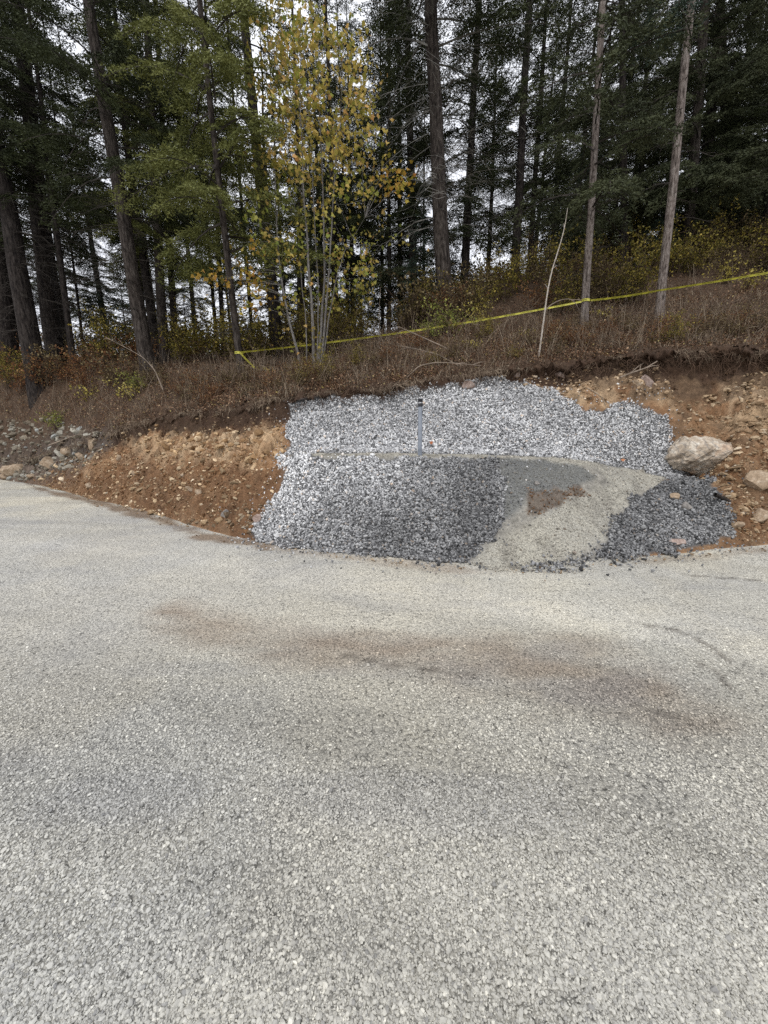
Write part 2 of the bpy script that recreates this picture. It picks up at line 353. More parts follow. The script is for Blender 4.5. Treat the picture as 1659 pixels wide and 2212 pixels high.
def rock_mat(name, a, b_, c_, scale=6):
    m, t, b = new_mat(name, .9, .2); co = nd(t, 'ShaderNodeTexCoord').outputs['Object']
    n = nd(t, 'ShaderNodeTexNoise', Scale=scale, Detail=9, Roughness=.65, Distortion=.6); t.links.new(co, n.inputs['Vector'])
    v = nd(t, 'ShaderNodeTexNoise', Scale=scale * 4, Detail=6, Roughness=.7); t.links.new(co, v.inputs['Vector'])
    c = mixc(t, 1.0, ramp(t, n.outputs['Fac'], [(.3, a), (.5, b_), (.68, c_)]), ramp(t, v.outputs['Fac'], [(.3, (.6,)*3), (.7, (1.25,)*3)]), 'MULTIPLY')
    t.links.new(c, b.inputs['Base Color']); bump(t, b, math_(t, 'ADD', n.outputs['Fac'], math_(t, 'MULTIPLY', v.outputs['Fac'], .5)), .6, .012)
    return m
M_BOULDER = rock_mat('boulder_stone', (.22, .17, .125), (.47, .39, .30), (.72, .67, .58), 6)
_t = M_BOULDER.node_tree; _b = _t.nodes['Principled BSDF']; _src = _b.inputs['Base Color'].links[0].from_socket; _co = nd(_t, 'ShaderNodeTexCoord').outputs['Object']
_w = nd(_t, 'ShaderNodeTexWave', Scale=3.2, Distortion=9, Detail=5); _w.inputs['Detail Scale'].default_value = 1.6; _mp = nd(_t, 'ShaderNodeMapping'); _mp.inputs['Rotation'].default_value = (0, R(55), R(20)); _t.links.new(_co, _mp.inputs['Vector']); _t.links.new(_mp.outputs[0], _w.inputs['Vector'])
_n2 = nd(_t, 'ShaderNodeTexNoise', Scale=3.0, Detail=4); _t.links.new(_co, _n2.inputs['Vector'])
_c = mixc(_t, ramp(_t, _w.outputs['Fac'], [(.02, (.55,)*3), (.16, (0,)*3)]), _src, (.20, .19, .18)); _c = mixc(_t, ramp(_t, _n2.outputs['Fac'], [(.55, (0,)*3), (.70, (.6,)*3)]), _c, (.50, .27, .13)); _t.links.new(_c, _b.inputs['Base Color'])
M_ROCKTAN = rock_mat('tan_stone', (.22, .155, .10), (.36, .27, .185), (.52, .43, .33), 9)
M_ROCKGREY = rock_mat('grey_stone', (.14, .13, .12), (.26, .24, .22), (.42, .39, .35), 9)
M_ROCKPINK = rock_mat('pinkish_stone', (.22, .155, .125), (.35, .265, .225), (.50, .42, .37), 9)

def bark_mat(name, lo, mid, hi, sc=7):
    m, t, b = new_mat(name, .95, .1); co = nd(t, 'ShaderNodeTexCoord').outputs['Object']
    mp = nd(t, 'ShaderNodeMapping'); mp.inputs['Scale'].default_value = (1, 1, .16); t.links.new(co, mp.inputs['Vector'])
    n = nd(t, 'ShaderNodeTexNoise', Scale=sc * 2.2, Detail=7, Roughness=.65); t.links.new(mp.outputs[0], n.inputs['Vector'])
    mp2 = nd(t, 'ShaderNodeMapping'); mp2.inputs['Scale'].default_value = (1, 1, .35); t.links.new(co, mp2.inputs['Vector'])
    v = nd(t, 'ShaderNodeTexVoronoi', Scale=sc * 3); t.links.new(mp2.outputs[0], v.inputs['Vector'])
    f = math_(t, 'SUBTRACT', n.outputs['Fac'], math_(t, 'MULTIPLY', v.outputs['Distance'], .28))
    t.links.new(ramp(t, f, [(.18, lo), (.36, mid), (.62, hi)]), b.inputs['Base Color']); bump(t, b, f, 1.0, .05)
    return m
M_BARK = bark_mat('fir_bark', (.017, .014, .0125), (.056, .046, .040), (.13, .112, .098))
M_BARKD = bark_mat('dark_fir_bark', (.012, .010, .010), (.035, .029, .026), (.075, .064, .058))
M_BARKL = bark_mat('pale_fir_bark', (.06, .048, .042), (.20, .165, .145), (.36, .32, .29), 10)
M_BARKM = bark_mat('maple_bark', (.10, .09, .08), (.20, .185, .17), (.33, .31, .29), 12)
M_BARKW = bark_mat('whitish_bark', (.32, .27, .22), (.52, .46, .39), (.66, .62, .56), 12)
def wood_mat(name, c): 
    m, t, b = new_mat(name, .9, .1); co = nd(t, 'ShaderNodeTexCoord').outputs['Object']
    n = nd(t, 'ShaderNodeTexNoise', Scale=3, Detail=5); t.links.new(co, n.inputs['Vector'])
    t.links.new(ramp(t, n.outputs['Fac'], [(.3, tuple(x * .5 for x in c)), (.7, tuple(x * 1.5 for x in c))]), b.inputs['Base Color']); return m
M_TWIG = wood_mat('dead_twig_wood', (.055, .048, .042)); M_TWIGL = wood_mat('lichen_twig_wood', (.20, .19, .17))
M_STEM = wood_mat('shrub_stem_wood', (.10, .07, .05)); M_ROOT = wood_mat('root_wood', (.10, .065, .045)); M_STICK = wood_mat('stick_wood', (.26, .21, .165))
def needle_mat(name, a, b_):
    m, t, b = new_mat(name, .75, .25); co = nd(t, 'ShaderNodeTexCoord').outputs['Object']
    n = nd(t, 'ShaderNodeTexNoise', Scale=1.6, Detail=5); t.links.new(co, n.inputs['Vector'])
    t.links.new(ramp(t, n.outputs['Fac'], [(.32, a), (.68, b_)]), b.inputs['Base Color']); return m
M_NEEDLE = needle_mat('dark_needles', (.019, .025, .010), (.058, .070, .025))
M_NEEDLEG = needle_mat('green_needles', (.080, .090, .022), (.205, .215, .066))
M_NEEDLEO = needle_mat('olive_needles', (.034, .042, .020), (.078, .088, .040))
M_NEEDLEB = needle_mat('bluish_needles', (.030, .048, .036), (.062, .090, .062))
M_MAPLE = island_mat('maple_leaves', [(0, (.21, .21, .04)), (.4, (.40, .325, .075)), (.8, (.56, .415, .11)), (.95, (.62, .42, .15)), (1, (.58, .32, .11))], rough=.6, nscale=20, namp=.2, transl=.35, tone=True)
def leafm(name, stops): return island_mat(name, stops, rough=.7, nscale=12, namp=.25, transl=.25)
M_LOLIVE = leafm('olive_leaves', [(0, (.07, .07, .016)), (.45, (.17, .145, .03)), (.85, (.30, .235, .045)), (1, (.46, .35, .08))])
M_LRUSSET = leafm('russet_leaves', [(0, (.09, .036, .018)), (.5, (.19, .082, .036)), (.85, (.30, .155, .06)), (1, (.42, .27, .11))])
M_LBROWN = leafm('brown_leaves', [(0, (.06, .042, .022)), (.5, (.13, .095, .045)), (.85, (.22, .17, .08)), (1, (.42, .34, .18))])
M_LYELLOW = leafm('yellow_leaves', [(0, (.30, .25, .05)), (.5, (.48, .40, .09)), (1, (.62, .53, .18))])
M_LGREEN = leafm('yellow_green_leaves', [(0, (.12, .15, .03)), (.6, (.24, .26, .06)), (1, (.40, .37, .10))])
M_LITTER = leafm('fallen_leaves', [(0, (.07, .036, .022)), (.4, (.19, .104, .06)), (.75, (.34, .205, .125)), (.93, (.46, .33, .21)), (1, (.50, .42, .14))])
M_GRASS = leafm('dry_grass', [(0, (.07, .05, .034)), (.5, (.19, .138, .098)), (.85, (.35, .27, .19)), (1, (.48, .40, .30))])

# ------------------------------------------------------------------ the setting: road, bank, path, forest floor
def col3(c, n): return np.tile(np.array(c, float), (n, 1))
def blend(C, m, c): return C * (1 - m[:, None]) + np.array(c)[None] * m[:, None]
def road_tone(x, y, under=False):
    n = fbm(x, y, .8, 4, 41); C = col3((.635, .60, .51), len(x))
    C = blend(C, sstep(-.25, .35, n) * .45, (.56, .555, .52))
    C = blend(C, sstep(-.6, -2.6, x - .7 * (y - 2.5)) * .35 * (1 - sstep(6, 9, y)), (.50, .495, .485))
    st = sdist(x, y, Z_STAIN) + .08 + .34 * fbm(x * .7, y * 1.6, 1.8, 5, 51, gain=.6)
    C = blend(C, sstep(-.22, .30, st) * (.62 + .3 * fbm(x * .5, y * 2, 3, 3, 55)), (.33, .25, .185))
    st2 = sdist(x, y, Z_STAIN2) + .12 * fbm(x, y, 3, 4, 52)
    C = blend(C, sstep(-.10, .14, st2) * (.5 - .4 * sstep(.8, 1.4, x) * (1 - sstep(3.0, 3.6, x))), (.32, .245, .18))
    st3 = sdist(x, y, Z_TOEL) + .22 * fbm(x, y, 2.5, 4, 53); C = blend(C, sstep(-.06, .12, st3) * .8, (.22, .145, .09))
    g = y + .33 * x + .02 * x * x
    tr = fbm(g * 1.0, x * .10, 1.9, 4, 66, gain=.6)
    C = C * (1 + .20 * tr)[:, None]
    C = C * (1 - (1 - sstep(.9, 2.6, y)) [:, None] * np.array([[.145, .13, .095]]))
    b3 = sstep(.22, .5, fbm(x * .6, y * 1.6, 1.3, 4, 61)) * .3
    C = blend(C, b3 * .8, (.33, .33, .34))
    C = C * (1 - (.32 - .18 * sstep(1.45, 1.7, np.abs(x) / np.maximum(y, .1))) * (1 - sstep(1.9, 3.4, y)))[:, None] if under else C  # bed beneath the loose stones darkened, painting in shadow between them
    # two dark tyre scuffs on the right
    for pts in ([(1375, 1345), (1470, 1362), (1530, 1392), (1578, 1425)], [(1500, 1425), (1545, 1445), (1572, 1475)], [(1475, 1240), (1560, 1246), (1650, 1252)], [(745, 1412), (850, 1434), (960, 1450), (1025, 1453)], [(1375, 1522), (1430, 1540), (1490, 1548)], [(1290, 1432), (1300, 1436)]):
        P = np.array([on_flat(*p)[:2] for p in pts]); dm = np.full(len(x), 9.)
        for i in range(len(P) - 1):
            e = P[i + 1] - P[i]; t = np.clip(((x - P[i, 0]) * e[0] + (y - P[i, 1]) * e[1]) / (e @ e), 0, 1); dm = np.minimum(dm, np.hypot(x - P[i, 0] - t * e[0], y - P[i, 1] - t * e[1]))
        C = blend(C, (1 - sstep(.008, .035, dm + .02 * fbm(x, y, 14, 2, 3))) * .6, (.14, .12, .10))
    return C
xs = np.concatenate([[-400, -150, -60, -30], np.arange(-18, 12.01, .06), [20, 50, 150, 400]]); ys = np.concatenate([[-400, -120, -40, -12, -4], np.arange(-1, 19.01, .06)])
X, Y = np.meshgrid(xs, ys); x, y = X.ravel(), Y.ravel()
z = .012 * fbm(x, y, 1.1, 3, 71) - .012
zh, sh = Hs(x, y); z = np.where(sh > 1.15, -.35, z)
ii = (np.arange(len(ys) - 1)[:, None] * len(xs) + np.arange(len(xs) - 1)[None]).ravel()
F = np.stack([ii, ii + 1, ii + 1 + len(xs), ii + len(xs)], 1)
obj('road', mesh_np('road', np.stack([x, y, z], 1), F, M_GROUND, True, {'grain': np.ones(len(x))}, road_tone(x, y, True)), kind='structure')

rows = []
for k, n in enumerate([8, 80, 34, 64, 22, 84, 70, 36, 10, 6]):
    rows.append(k + np.linspace(0, 1, n, endpoint=False))
S = np.concatenate(rows + [[10.0]])
AC = np.linspace(-2.05, 2.05, 1250)
lyA, lzA = lines_at(AC)
k = np.minimum(S.astype(int), 9); tt = (S - k)[:, None]
Yg = lyA[k] * (1 - tt) + lyA[k + 1] * tt; Zg = lzA[k] * (1 - tt) + lzA[k + 1] * tt
Sg = np.repeat(S[:, None], len(AC), 1); Xg = AC[None] * Yg
x, y, z, s = Xg.ravel(), Yg.ravel(), Zg.ravel(), Sg.ravel()
rel, soil, rock, floor = relief(x, y, s)
n = len(x); C = col3((.235, .130, .068), n)
f1 = fbm(x * .8, z * 2.5, 1.5, 4, 81, y); f2 = fbm(x, y, 3.2, 4, 82, z)
C = blend(C, sstep(-.1, .5, f1) * .5, (.36, .235, .135)); C = blend(C, sstep(.0, .4, f2) * .65, (.125, .073, .044)); C = blend(C, sstep(.1, .4, fbm(x * 2.2 + y, z * 1.2, 2.5, 4, 88)) * .5, (.40, .28, .175))
C = blend(C, sstep(-.05, .35, fbm(x, y, 1.1, 3, 83)) * sstep(1.3, .9, x * 0 + s * 0 + 1.1) * 0, (.3, .2, .1))
C = blend(C, rock * sstep(-.45, .1, f2) * .9, (.52, .375, .235))
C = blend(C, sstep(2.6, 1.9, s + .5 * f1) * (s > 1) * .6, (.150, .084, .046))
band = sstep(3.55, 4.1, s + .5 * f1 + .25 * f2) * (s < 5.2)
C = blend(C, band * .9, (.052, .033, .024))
hub = sstep(_uL(600, 1000), _uL(640, 1000), x / y) * (1 - sstep(_uL(1385, 1000), _uL(1440, 1000), x / y)) * (s < 3.1); C = blend(C, hub * .92, (.29, .28, .25))
right = sstep(3.5, 4.6, x) * (s < 4.2); C = blend(C, right * sstep(-.3, .3, f2) * .45, (.21, .14, .085))
zdr = [sdist(x, y, zz) + .05 * fbm(x, y, 5, 3, 91) for zz in (Z_UP, Z_LOW, Z_RIGHT)]
C = blend(C, sstep(-.02, .04, np.maximum.reduce(zdr)), (.13, .13, .13))
gr = sstep(-.05, .05, sdist(x, y, Z_GREY) + .05 * fbm(x, y, 4, 3, 92)); C = blend(C, gr, (.20, .202, .195))
pa = sstep(-.05, .07, sdist(x, y, Z_PATH) + .06 * fbm(x, y, 4, 3, 93)); C = blend(C, pa, (.45, .43, .37))
C = blend(C, pa * sstep(.0, .45, fbm(x * 1.5, y, 2.6, 5, 98, gain=.65)) * .55, (.27, .25, .215))
mu = sstep(-.02, .04, sdist(x, y, Z_MUD) + .09 * fbm(x, y, 6, 4, 94)); C = blend(C, mu * .8, (.13, .10, .078))
ru = sstep(-.4, .2, sdist(x, y, Z_RUBBLE)); C = blend(C, ru * .8, (.13, .11, .095))
C = blend(C, floor, (.085, .056, .038)); C = blend(C, floor * sstep(0, .5, f2) * .6, (.13, .09, .06))
grain = np.clip(np.maximum.reduce([gr, pa * 1.0]), 0, 1) * (1 - mu * .6)
# broken overhanging edge of the turf
ov = np.exp(-((s - 5.0) / .2) ** 2); nn = fbm(x, y, 2.4, 5, 95, gain=.7)
y2_ = y - ov * (.06 + .30 * nn + .16 * sstep(1.5, 3, x)); z2_ = z + rel - ov * .03 + ov * .14 * fbm(x, y, 6, 4, 96, gain=.65)
# clods stick out of the face sideways too
y2_ = y2_ - soil * .06 * fbm(x, z, 5, 3, 97, y)
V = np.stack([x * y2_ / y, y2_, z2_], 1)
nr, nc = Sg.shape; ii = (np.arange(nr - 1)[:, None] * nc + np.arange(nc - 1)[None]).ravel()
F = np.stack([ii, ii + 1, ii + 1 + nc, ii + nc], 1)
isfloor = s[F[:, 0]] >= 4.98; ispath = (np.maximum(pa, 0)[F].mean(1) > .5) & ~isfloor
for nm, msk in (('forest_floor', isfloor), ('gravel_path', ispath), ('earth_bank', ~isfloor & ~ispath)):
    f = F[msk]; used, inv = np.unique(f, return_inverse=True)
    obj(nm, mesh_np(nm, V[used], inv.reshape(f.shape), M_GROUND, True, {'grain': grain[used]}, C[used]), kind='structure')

# ------------------------------------------------------------------ loose stones (stuff)
def scatter_poly(polys, n, r=rng, edge=.05):
    P = np.concatenate(polys); lo, hi = P.min(0) - .1, P.max(0) + .1
    q = r.uniform(lo, hi, (n, 2)); d = np.maximum.reduce([sdist(q[:, 0], q[:, 1], p) for p in polys]) + edge * fbm(q[:, 0], q[:, 1], 5, 3, 91)
    return q[d > 0], d[d > 0]
def pile_stones():
    out = []
    q, d = scatter_poly([Z_UP], 92000, edge=.12); q2, _ = scatter_poly([Z_LOW], 62000, edge=.14); q3, _ = scatter_poly([Z_RIGHT], 36000, edge=.16); q4, _ = scatter_poly([Z_FRINGE], 1900, edge=.3)
    def tone_of(q, kind):
        x, y = q.T; n = fbm(x, y, 1.6, 4, 101)
        if kind == 'up':  t = .60 + .16 * n; t = t - .32 * sstep(3.6, 4.6, x) * sstep(7.3, 6.4, y)
        elif kind == 'low':
            up = sstep(5.0, 6.2, y); t = .30 + .14 * n + .34 * up * sstep(1.6, -.6, x + .5 * n) + .10 * sstep(.2, -1.6, x)  # shading painted into the lower heap: lighter upper left, darker lower right
        else: t = .25 + .10 * n
        return np.clip(t, .12, .9)
    Q = np.concatenate([q, q2, q3, q4]); T = np.concatenate([tone_of(q, 'up'), tone_of(q2, 'low'), tone_of(q3, 'right'), tone_of(q4, 'right')])
    # stray stones fallen over the edges of the piles
    s_ = rng.integers(0, len(Q), 6000); sq = Q[s_] + rng.normal(0, .2, (6000, 2)); s2_ = rng.integers(0, len(Q), 3500); sq2 = Q[s2_] + rng.normal(0, .34, (3500, 2)); Q = np.concatenate([Q, sq, sq2]); T = np.concatenate([T, T[s_], T[s2_]])
    keep = (sdist(Q[:, 0], Q[:, 1], Z_PATH) < np.abs(rng.normal(.0, .07, len(Q))) * (Q[:, 1] < 6.0) - .02 * (Q[:, 1] > 6.0) + .01) & (Hs(Q[:, 0], Q[:, 1])[1] < 4.75); Q, T = Q[keep], T[keep]
    sz = np.clip(rng.lognormal(math.log(.033), .27, len(Q)), .016, .075)
    z = H(Q[:, 0], Q[:, 1]) + sz * rng.uniform(-.1, .65, len(Q))
    V, F = stones(np.stack([Q[:, 0], Q[:, 1], z], 1), sz, .6, True)
    tone = np.repeat(T[:, None] * np.array([[1.0, 1.0, 1.0]]), 12, 0)
    return mesh_np('drain_rock', V, F, M_DRAIN, False, colors=tone)
obj('drain_rock', pile_stones(), kind='stuff', label='heaps of angular grey and whitish drain stones filling the cut in the bank', category='crushed stone')

def road_stones():
    n = 270000
    y = .62 * (4.6 / .62) ** rng.uniform(0, 1, n) ** .95; x = y * rng.uniform(-1.5, 1.5, n)
    n2 = 16000; y2 = rng.uniform(3.2, 9, n2); x2 = y2 * rng.uniform(-1.2, 1.2, n2)
    n3 = 190000; x3, y3_ = rng.uniform(-6.5, 6.5, n3), rng.uniform(-1.8, 4.4, n3); o3 = (np.abs(x3) > 1.5 * y3_) | (y3_ < .62); x3, y3_ = x3[o3], y3_[o3]
    x = np.concatenate([x, x2, x3]); y = np.concatenate([y, y2, y3_]); wide = np.r_[np.zeros(n + n2, bool), np.ones(len(x3), bool)]
    ok = (y < .7) | (Hs(x, y)[1] < 1.0); x, y, wide = x[ok], y[ok], wide[ok]
    cl = fbm(x * .6, (y + .33 * x) * 1.5, 1.5, 4, 111); ok = rng.uniform(0, 1, len(x)) < .72 + .9 * cl; x, y, wide = x[ok], y[ok], wide[ok]
    sz = np.clip(rng.lognormal(math.log(.0084), .38, len(x)), .004, .024) * np.where(wide, 1.35, 1)
    z = .012 * fbm(x, y, 1.1, 3, 71) - .012 + sz * rng.uniform(-.10, .30, len(x))
    V, F = stones(np.stack([x, y, z], 1), sz, .62, False, .4)
    T = road_tone(x, y) / np.array([.42, .405, .375]) * rng.uniform(.9, 1.1, (len(x), 1))
    return mesh_np('road_gravel', V, F, M_PEBBLE, False, colors=np.repeat(T, 12, 0))
obj('road_gravel', road_stones(), kind='stuff', label='loose crushed gravel lying over the road', category='gravel')

def path_stones():
    q, d = scatter_poly([Z_PATH, Z_GREY], 44000); x, y = q.T
    sz = np.clip(rng.lognormal(math.log(.015), .45, len(x)), .006, .05); z = H(x, y) + sz * rng.uniform(-.1, .2, len(x))
    V, F = stones(np.stack([x, y, z], 1), sz, .6, False, .5)
    g = sstep(-.03, .05, sdist(x, y, Z_GREY) - np.maximum(sdist(x, y, Z_PATH), 0)); T = blend(col3((1.08, 1.045, .955), len(x)) * rng.uniform(.6, 1.2, (len(x), 1)) * (1 - .35 * sstep(.0, .45, fbm(x * 1.5, y, 2.6, 5, 98, gain=.65)))[:, None], g, (.50, .505, .49))
    T = blend(T, sstep(-.02, .04, sdist(x, y, Z_MUD) + .09 * fbm(x, y, 6, 4, 94)) * .9, (.30, .225, .17))
    return mesh_np('path_gravel', V, F, M_PEBBLE, False, colors=np.repeat(T, 12, 0))
obj('path_gravel', path_stones(), kind='stuff', label='fine crushed gravel lying on the small path and its shoulder', category='gravel')

def bank_rubble():
    left = plan([(60, 1035), (200, 960), (300, 930), (450, 900), (610, 880), (618, 990), (600, 1060), (535, 1150), (400, 1128), (200, 1076)])
    rightp = plan([(1460, 870), (1659, 790), (1850, 790), (1850, 1160), (1659, 1172), (1590, 1165), (1560, 1070), (1500, 1000)])
    top = plan([(1080, 812), (1250, 795), (1420, 790), (1460, 870), (1330, 868), (1240, 870), (1150, 835)])
    a, _ = scatter_poly([left], 12000); b, _ = scatter_poly([rightp], 6500); c, _ = scatter_poly([top], 1800); d, _ = scatter_poly([Z_RUBBLE], 11000); e, _ = scatter_poly([Z_STAIN2], 1400)
    dl, _ = scatter_poly([plan([(400, 1128), (500, 1100), (600, 1070), (540, 1155), (480, 1150)])], 900)
    rk, _ = scatter_poly([Z_ROCK3], 700); tl, _ = scatter_poly([Z_TOEL], 2600, edge=.1)
    Q = np.concatenate([a, b, c, d, e, dl, rk, tl]); x, y = Q.T
    sz = np.concatenate([np.clip(rng.lognormal(math.log(.042), .6, len(a)), .015, .17), np.clip(rng.lognormal(math.log(.038), .6, len(b)), .015, .16), np.clip(rng.lognormal(math.log(.05), .5, len(c)), .015, .15),
                         np.clip(rng.lognormal(math.log(.13), .5, len(d)), .04, .38), np.clip(rng.lognormal(math.log(.022), .5, len(e)), .01, .07), np.clip(rng.lognormal(math.log(.05), .5, len(dl)), .02, .14), np.clip(rng.lognormal(math.log(.12), .45, len(rk)), .05, .3), np.clip(rng.lognormal(math.log(.022), .5, len(tl)), .01, .08)])
    T = np.concatenate([rng.uniform(.6, 1.45, len(a))[:, None] * [[1, .97, .9]], rng.uniform(.55, 1.0, len(b))[:, None] * [[1, .95, .88]], rng.uniform(.7, 1.1, len(c))[:, None] * [[1, .95, .9]],
                        rng.uniform(.55, .95, len(d))[:, None] * [[.78, .92, 1.1]], rng.uniform(.5, 1, len(e))[:, None] * [[1, 1, 1]], rng.uniform(.35, .6, len(dl))[:, None] * [[1, .98, .95]], rng.uniform(.75, 1.25, len(rk))[:, None] * [[1, .88, .72]], rng.uniform(.4, .8, len(tl))[:, None] * [[1, .9, .8]]])
    z = H(x, y) + sz * rng.uniform(-.18, .22, len(x))
    V, F = stones(np.stack([x, y, z], 1), sz, .5, False, .6)
    return mesh_np('rubble', V, F, M_RUBBLE, False, colors=np.repeat(T, 12, 0))
def clods():
    allb = plan([(40, 1040), (200, 950), (300, 915), (450, 888), (612, 868), (622, 990), (600, 1065), (545, 1160), (400, 1130), (200, 1078)])
    rb_ = plan([(1440, 880), (1659, 770), (1900, 770), (1900, 1155), (1659, 1173), (1588, 1168), (1560, 1070), (1500, 1000)]); tp = plan([(1080, 812), (1250, 792), (1420, 775), (1640, 770), (1480, 880), (1330, 870), (1240, 872), (1150, 835)])
    q, _ = scatter_poly([allb, rb_, tp], 240000); x, y = q.T; s_ = Hs(x, y)[1]; k = (s_ < 4.9) & (s_ > 1.02); x, y, s_ = x[k], y[k], s_[k]
    mq, _ = scatter_poly([Z_MUD], 1500, edge=.16); gq, _ = scatter_poly([Z_GREY, Z_PATH], 900, edge=.2)
    k = (rng.uniform(0, 1, len(x)) < .42 + 1.0 * fbm(x, y, 2.2, 4, 141)) & ((np.maximum(sdist(x, y, Z_ROCK1), sdist(x, y, Z_ROCK2)) < 0) | (rng.uniform(0, 1, len(x)) < .3)); x, y, s_ = x[k], y[k], s_[k]
    nb = len(x); x, y, s_ = np.r_[x, mq[:, 0], gq[:, 0]], np.r_[y, mq[:, 1], gq[:, 1]], np.r_[s_, np.full(len(mq) + len(gq), 1.5)]
    sz = np.clip(rng.lognormal(math.log(.026), .55, len(x)), .008, .13); sz[nb:] = np.clip(sz[nb:], .012, .045); z = H(x, y) + sz * rng.uniform(-.2, .22, len(x)); f = fbm(x, y, 3.2, 4, 82, z)
    V, F = stones(np.stack([x, y, z], 1), sz, .6, True)
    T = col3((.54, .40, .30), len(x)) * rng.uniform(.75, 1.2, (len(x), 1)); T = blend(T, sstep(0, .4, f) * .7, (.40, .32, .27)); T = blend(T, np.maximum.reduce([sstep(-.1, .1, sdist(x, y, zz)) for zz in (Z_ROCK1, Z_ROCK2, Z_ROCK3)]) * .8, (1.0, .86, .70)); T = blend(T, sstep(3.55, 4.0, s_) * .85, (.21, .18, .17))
    T[nb:nb + len(mq)] = np.array([.42, .34, .30]) * rng.uniform(.5, 1.3, (len(mq), 1)); T[nb + len(mq):] = np.array([.55, .66, .85]) * rng.uniform(.6, 1.3, (len(gq), 1))
    return mesh_np('soil_clods', V, F, M_RUBBLE, False, colors=np.repeat(T, 12, 0))
obj('soil_clods', clods(), kind='stuff', label='crumbly clods of brown earth on the cut bank', category='soil')
obj('rubble', bank_rubble(), kind='stuff', label='angular stones and chips scattered over the cut earth slope', category='stones')

# ------------------------------------------------------------------ boulder and rocks one could pick up
def rock_mesh(name, dims, mat, seed, sub=4, cuts=9, rough=.10, under=0):
    r = np.random.default_rng(seed)
    import bmesh
    bm = bmesh.new(); bmesh.ops.create_icosphere(bm, subdivisions=sub, radius=1)
    V = np.array([v.co[:] for v in bm.verts]); Fc = np.array([[v.index for v in f.verts] for f in bm.faces]); bm.free()
    for _ in range(cuts):
        d = r.normal(size=3); d /= np.linalg.norm(d); e = V @ d - r.uniform(.45, .82); V = V - np.maximum(e, 0)[:, None] * d * .95
    k = seed * 3.7
    V = V * (1 + rough * fbm(V[:, 0] + k, V[:, 1], 1.6, 5, seed, V[:, 2], .6) + rough * .35 * np.abs(fbm(V[:, 0] * .6 + k, V[:, 1], 3.5, 4, seed + 3, V[:, 2] * 2.2, .6)))[:, None]
    if under: V[:, :2] *= (1 + under * np.minimum(V[:, 2:3] + .1, 0))
    V = V * np.array(dims) / 2
    return mesh_np(name, V, Fc, mat, False)
b0 = hit(1515, 1012, lambda x, y: H(x, y)); dB = b0[1] / FPX
def boulder_mesh():
    import bmesh
    out = [(-66, 6), (-58, -16), (-40, -43), (-12, -36), (4, -41), (40, -31), (69, -15), (62, 6), (44, 17), (38, 36), (10, 43), (-18, 31), (-50, 28)]
    pts = [(u, .0, -v) for u, v in out] + [(-44, -34, 10), (-36, -26, 30), (-4, -40, 14), (4, -24, 32), (34, -36, 10), (52, -22, 14), (18, -38, -6), (-24, -36, -8), (-46, -22, -16), (8, -14, -22), (26, -10, -22)] + [(u * .85, 60, -v * .8) for u, v in out]
    bm = bmesh.new()
    for p in pts: bm.verts.new(np.array(p) * dB)
    bmesh.ops.convex_hull(bm, input=bm.verts); bmesh.ops.delete(bm, geom=[v for v in bm.verts if not v.link_faces], context='VERTS')
    bmesh.ops.triangulate(bm, faces=bm.faces)
    for _ in range(5): bmesh.ops.subdivide_edges(bm, edges=[e for e in bm.edges if e.calc_length() > .028], cuts=1); bmesh.ops.triangulate(bm, faces=bm.faces)
    bm.normal_update(); V = np.array([v.co[:] for v in bm.verts]); N = np.array([v.normal[:] for v in bm.verts]); Fc = np.array([[v.index for v in f.verts] for f in bm.faces]); bm.free()
    q = V @ np.array([[.8, 0, .6], [0, 1, 0], [-.6, 0, .8]]).T
    d = .045 * fbm(q[:, 0], q[:, 1], 3.5, 5, 61, q[:, 2] * 2.4, .6) - .05 * np.maximum(fbm(q[:, 0] * .7, q[:, 1], 4, 4, 62, q[:, 2] * 4), 0)
    return mesh_np('boulder', V + N * d[:, None], Fc, M_BOULDER, False)
bld = obj('boulder', boulder_mesh(), label='large pale weathered boulder with dark underside at the right edge of the stone heap', category='boulder')
pB = at(1518, 986, b0[1] - .14); bld.location = pB; bld.rotation_euler = (R(-4), 0, R(-14))
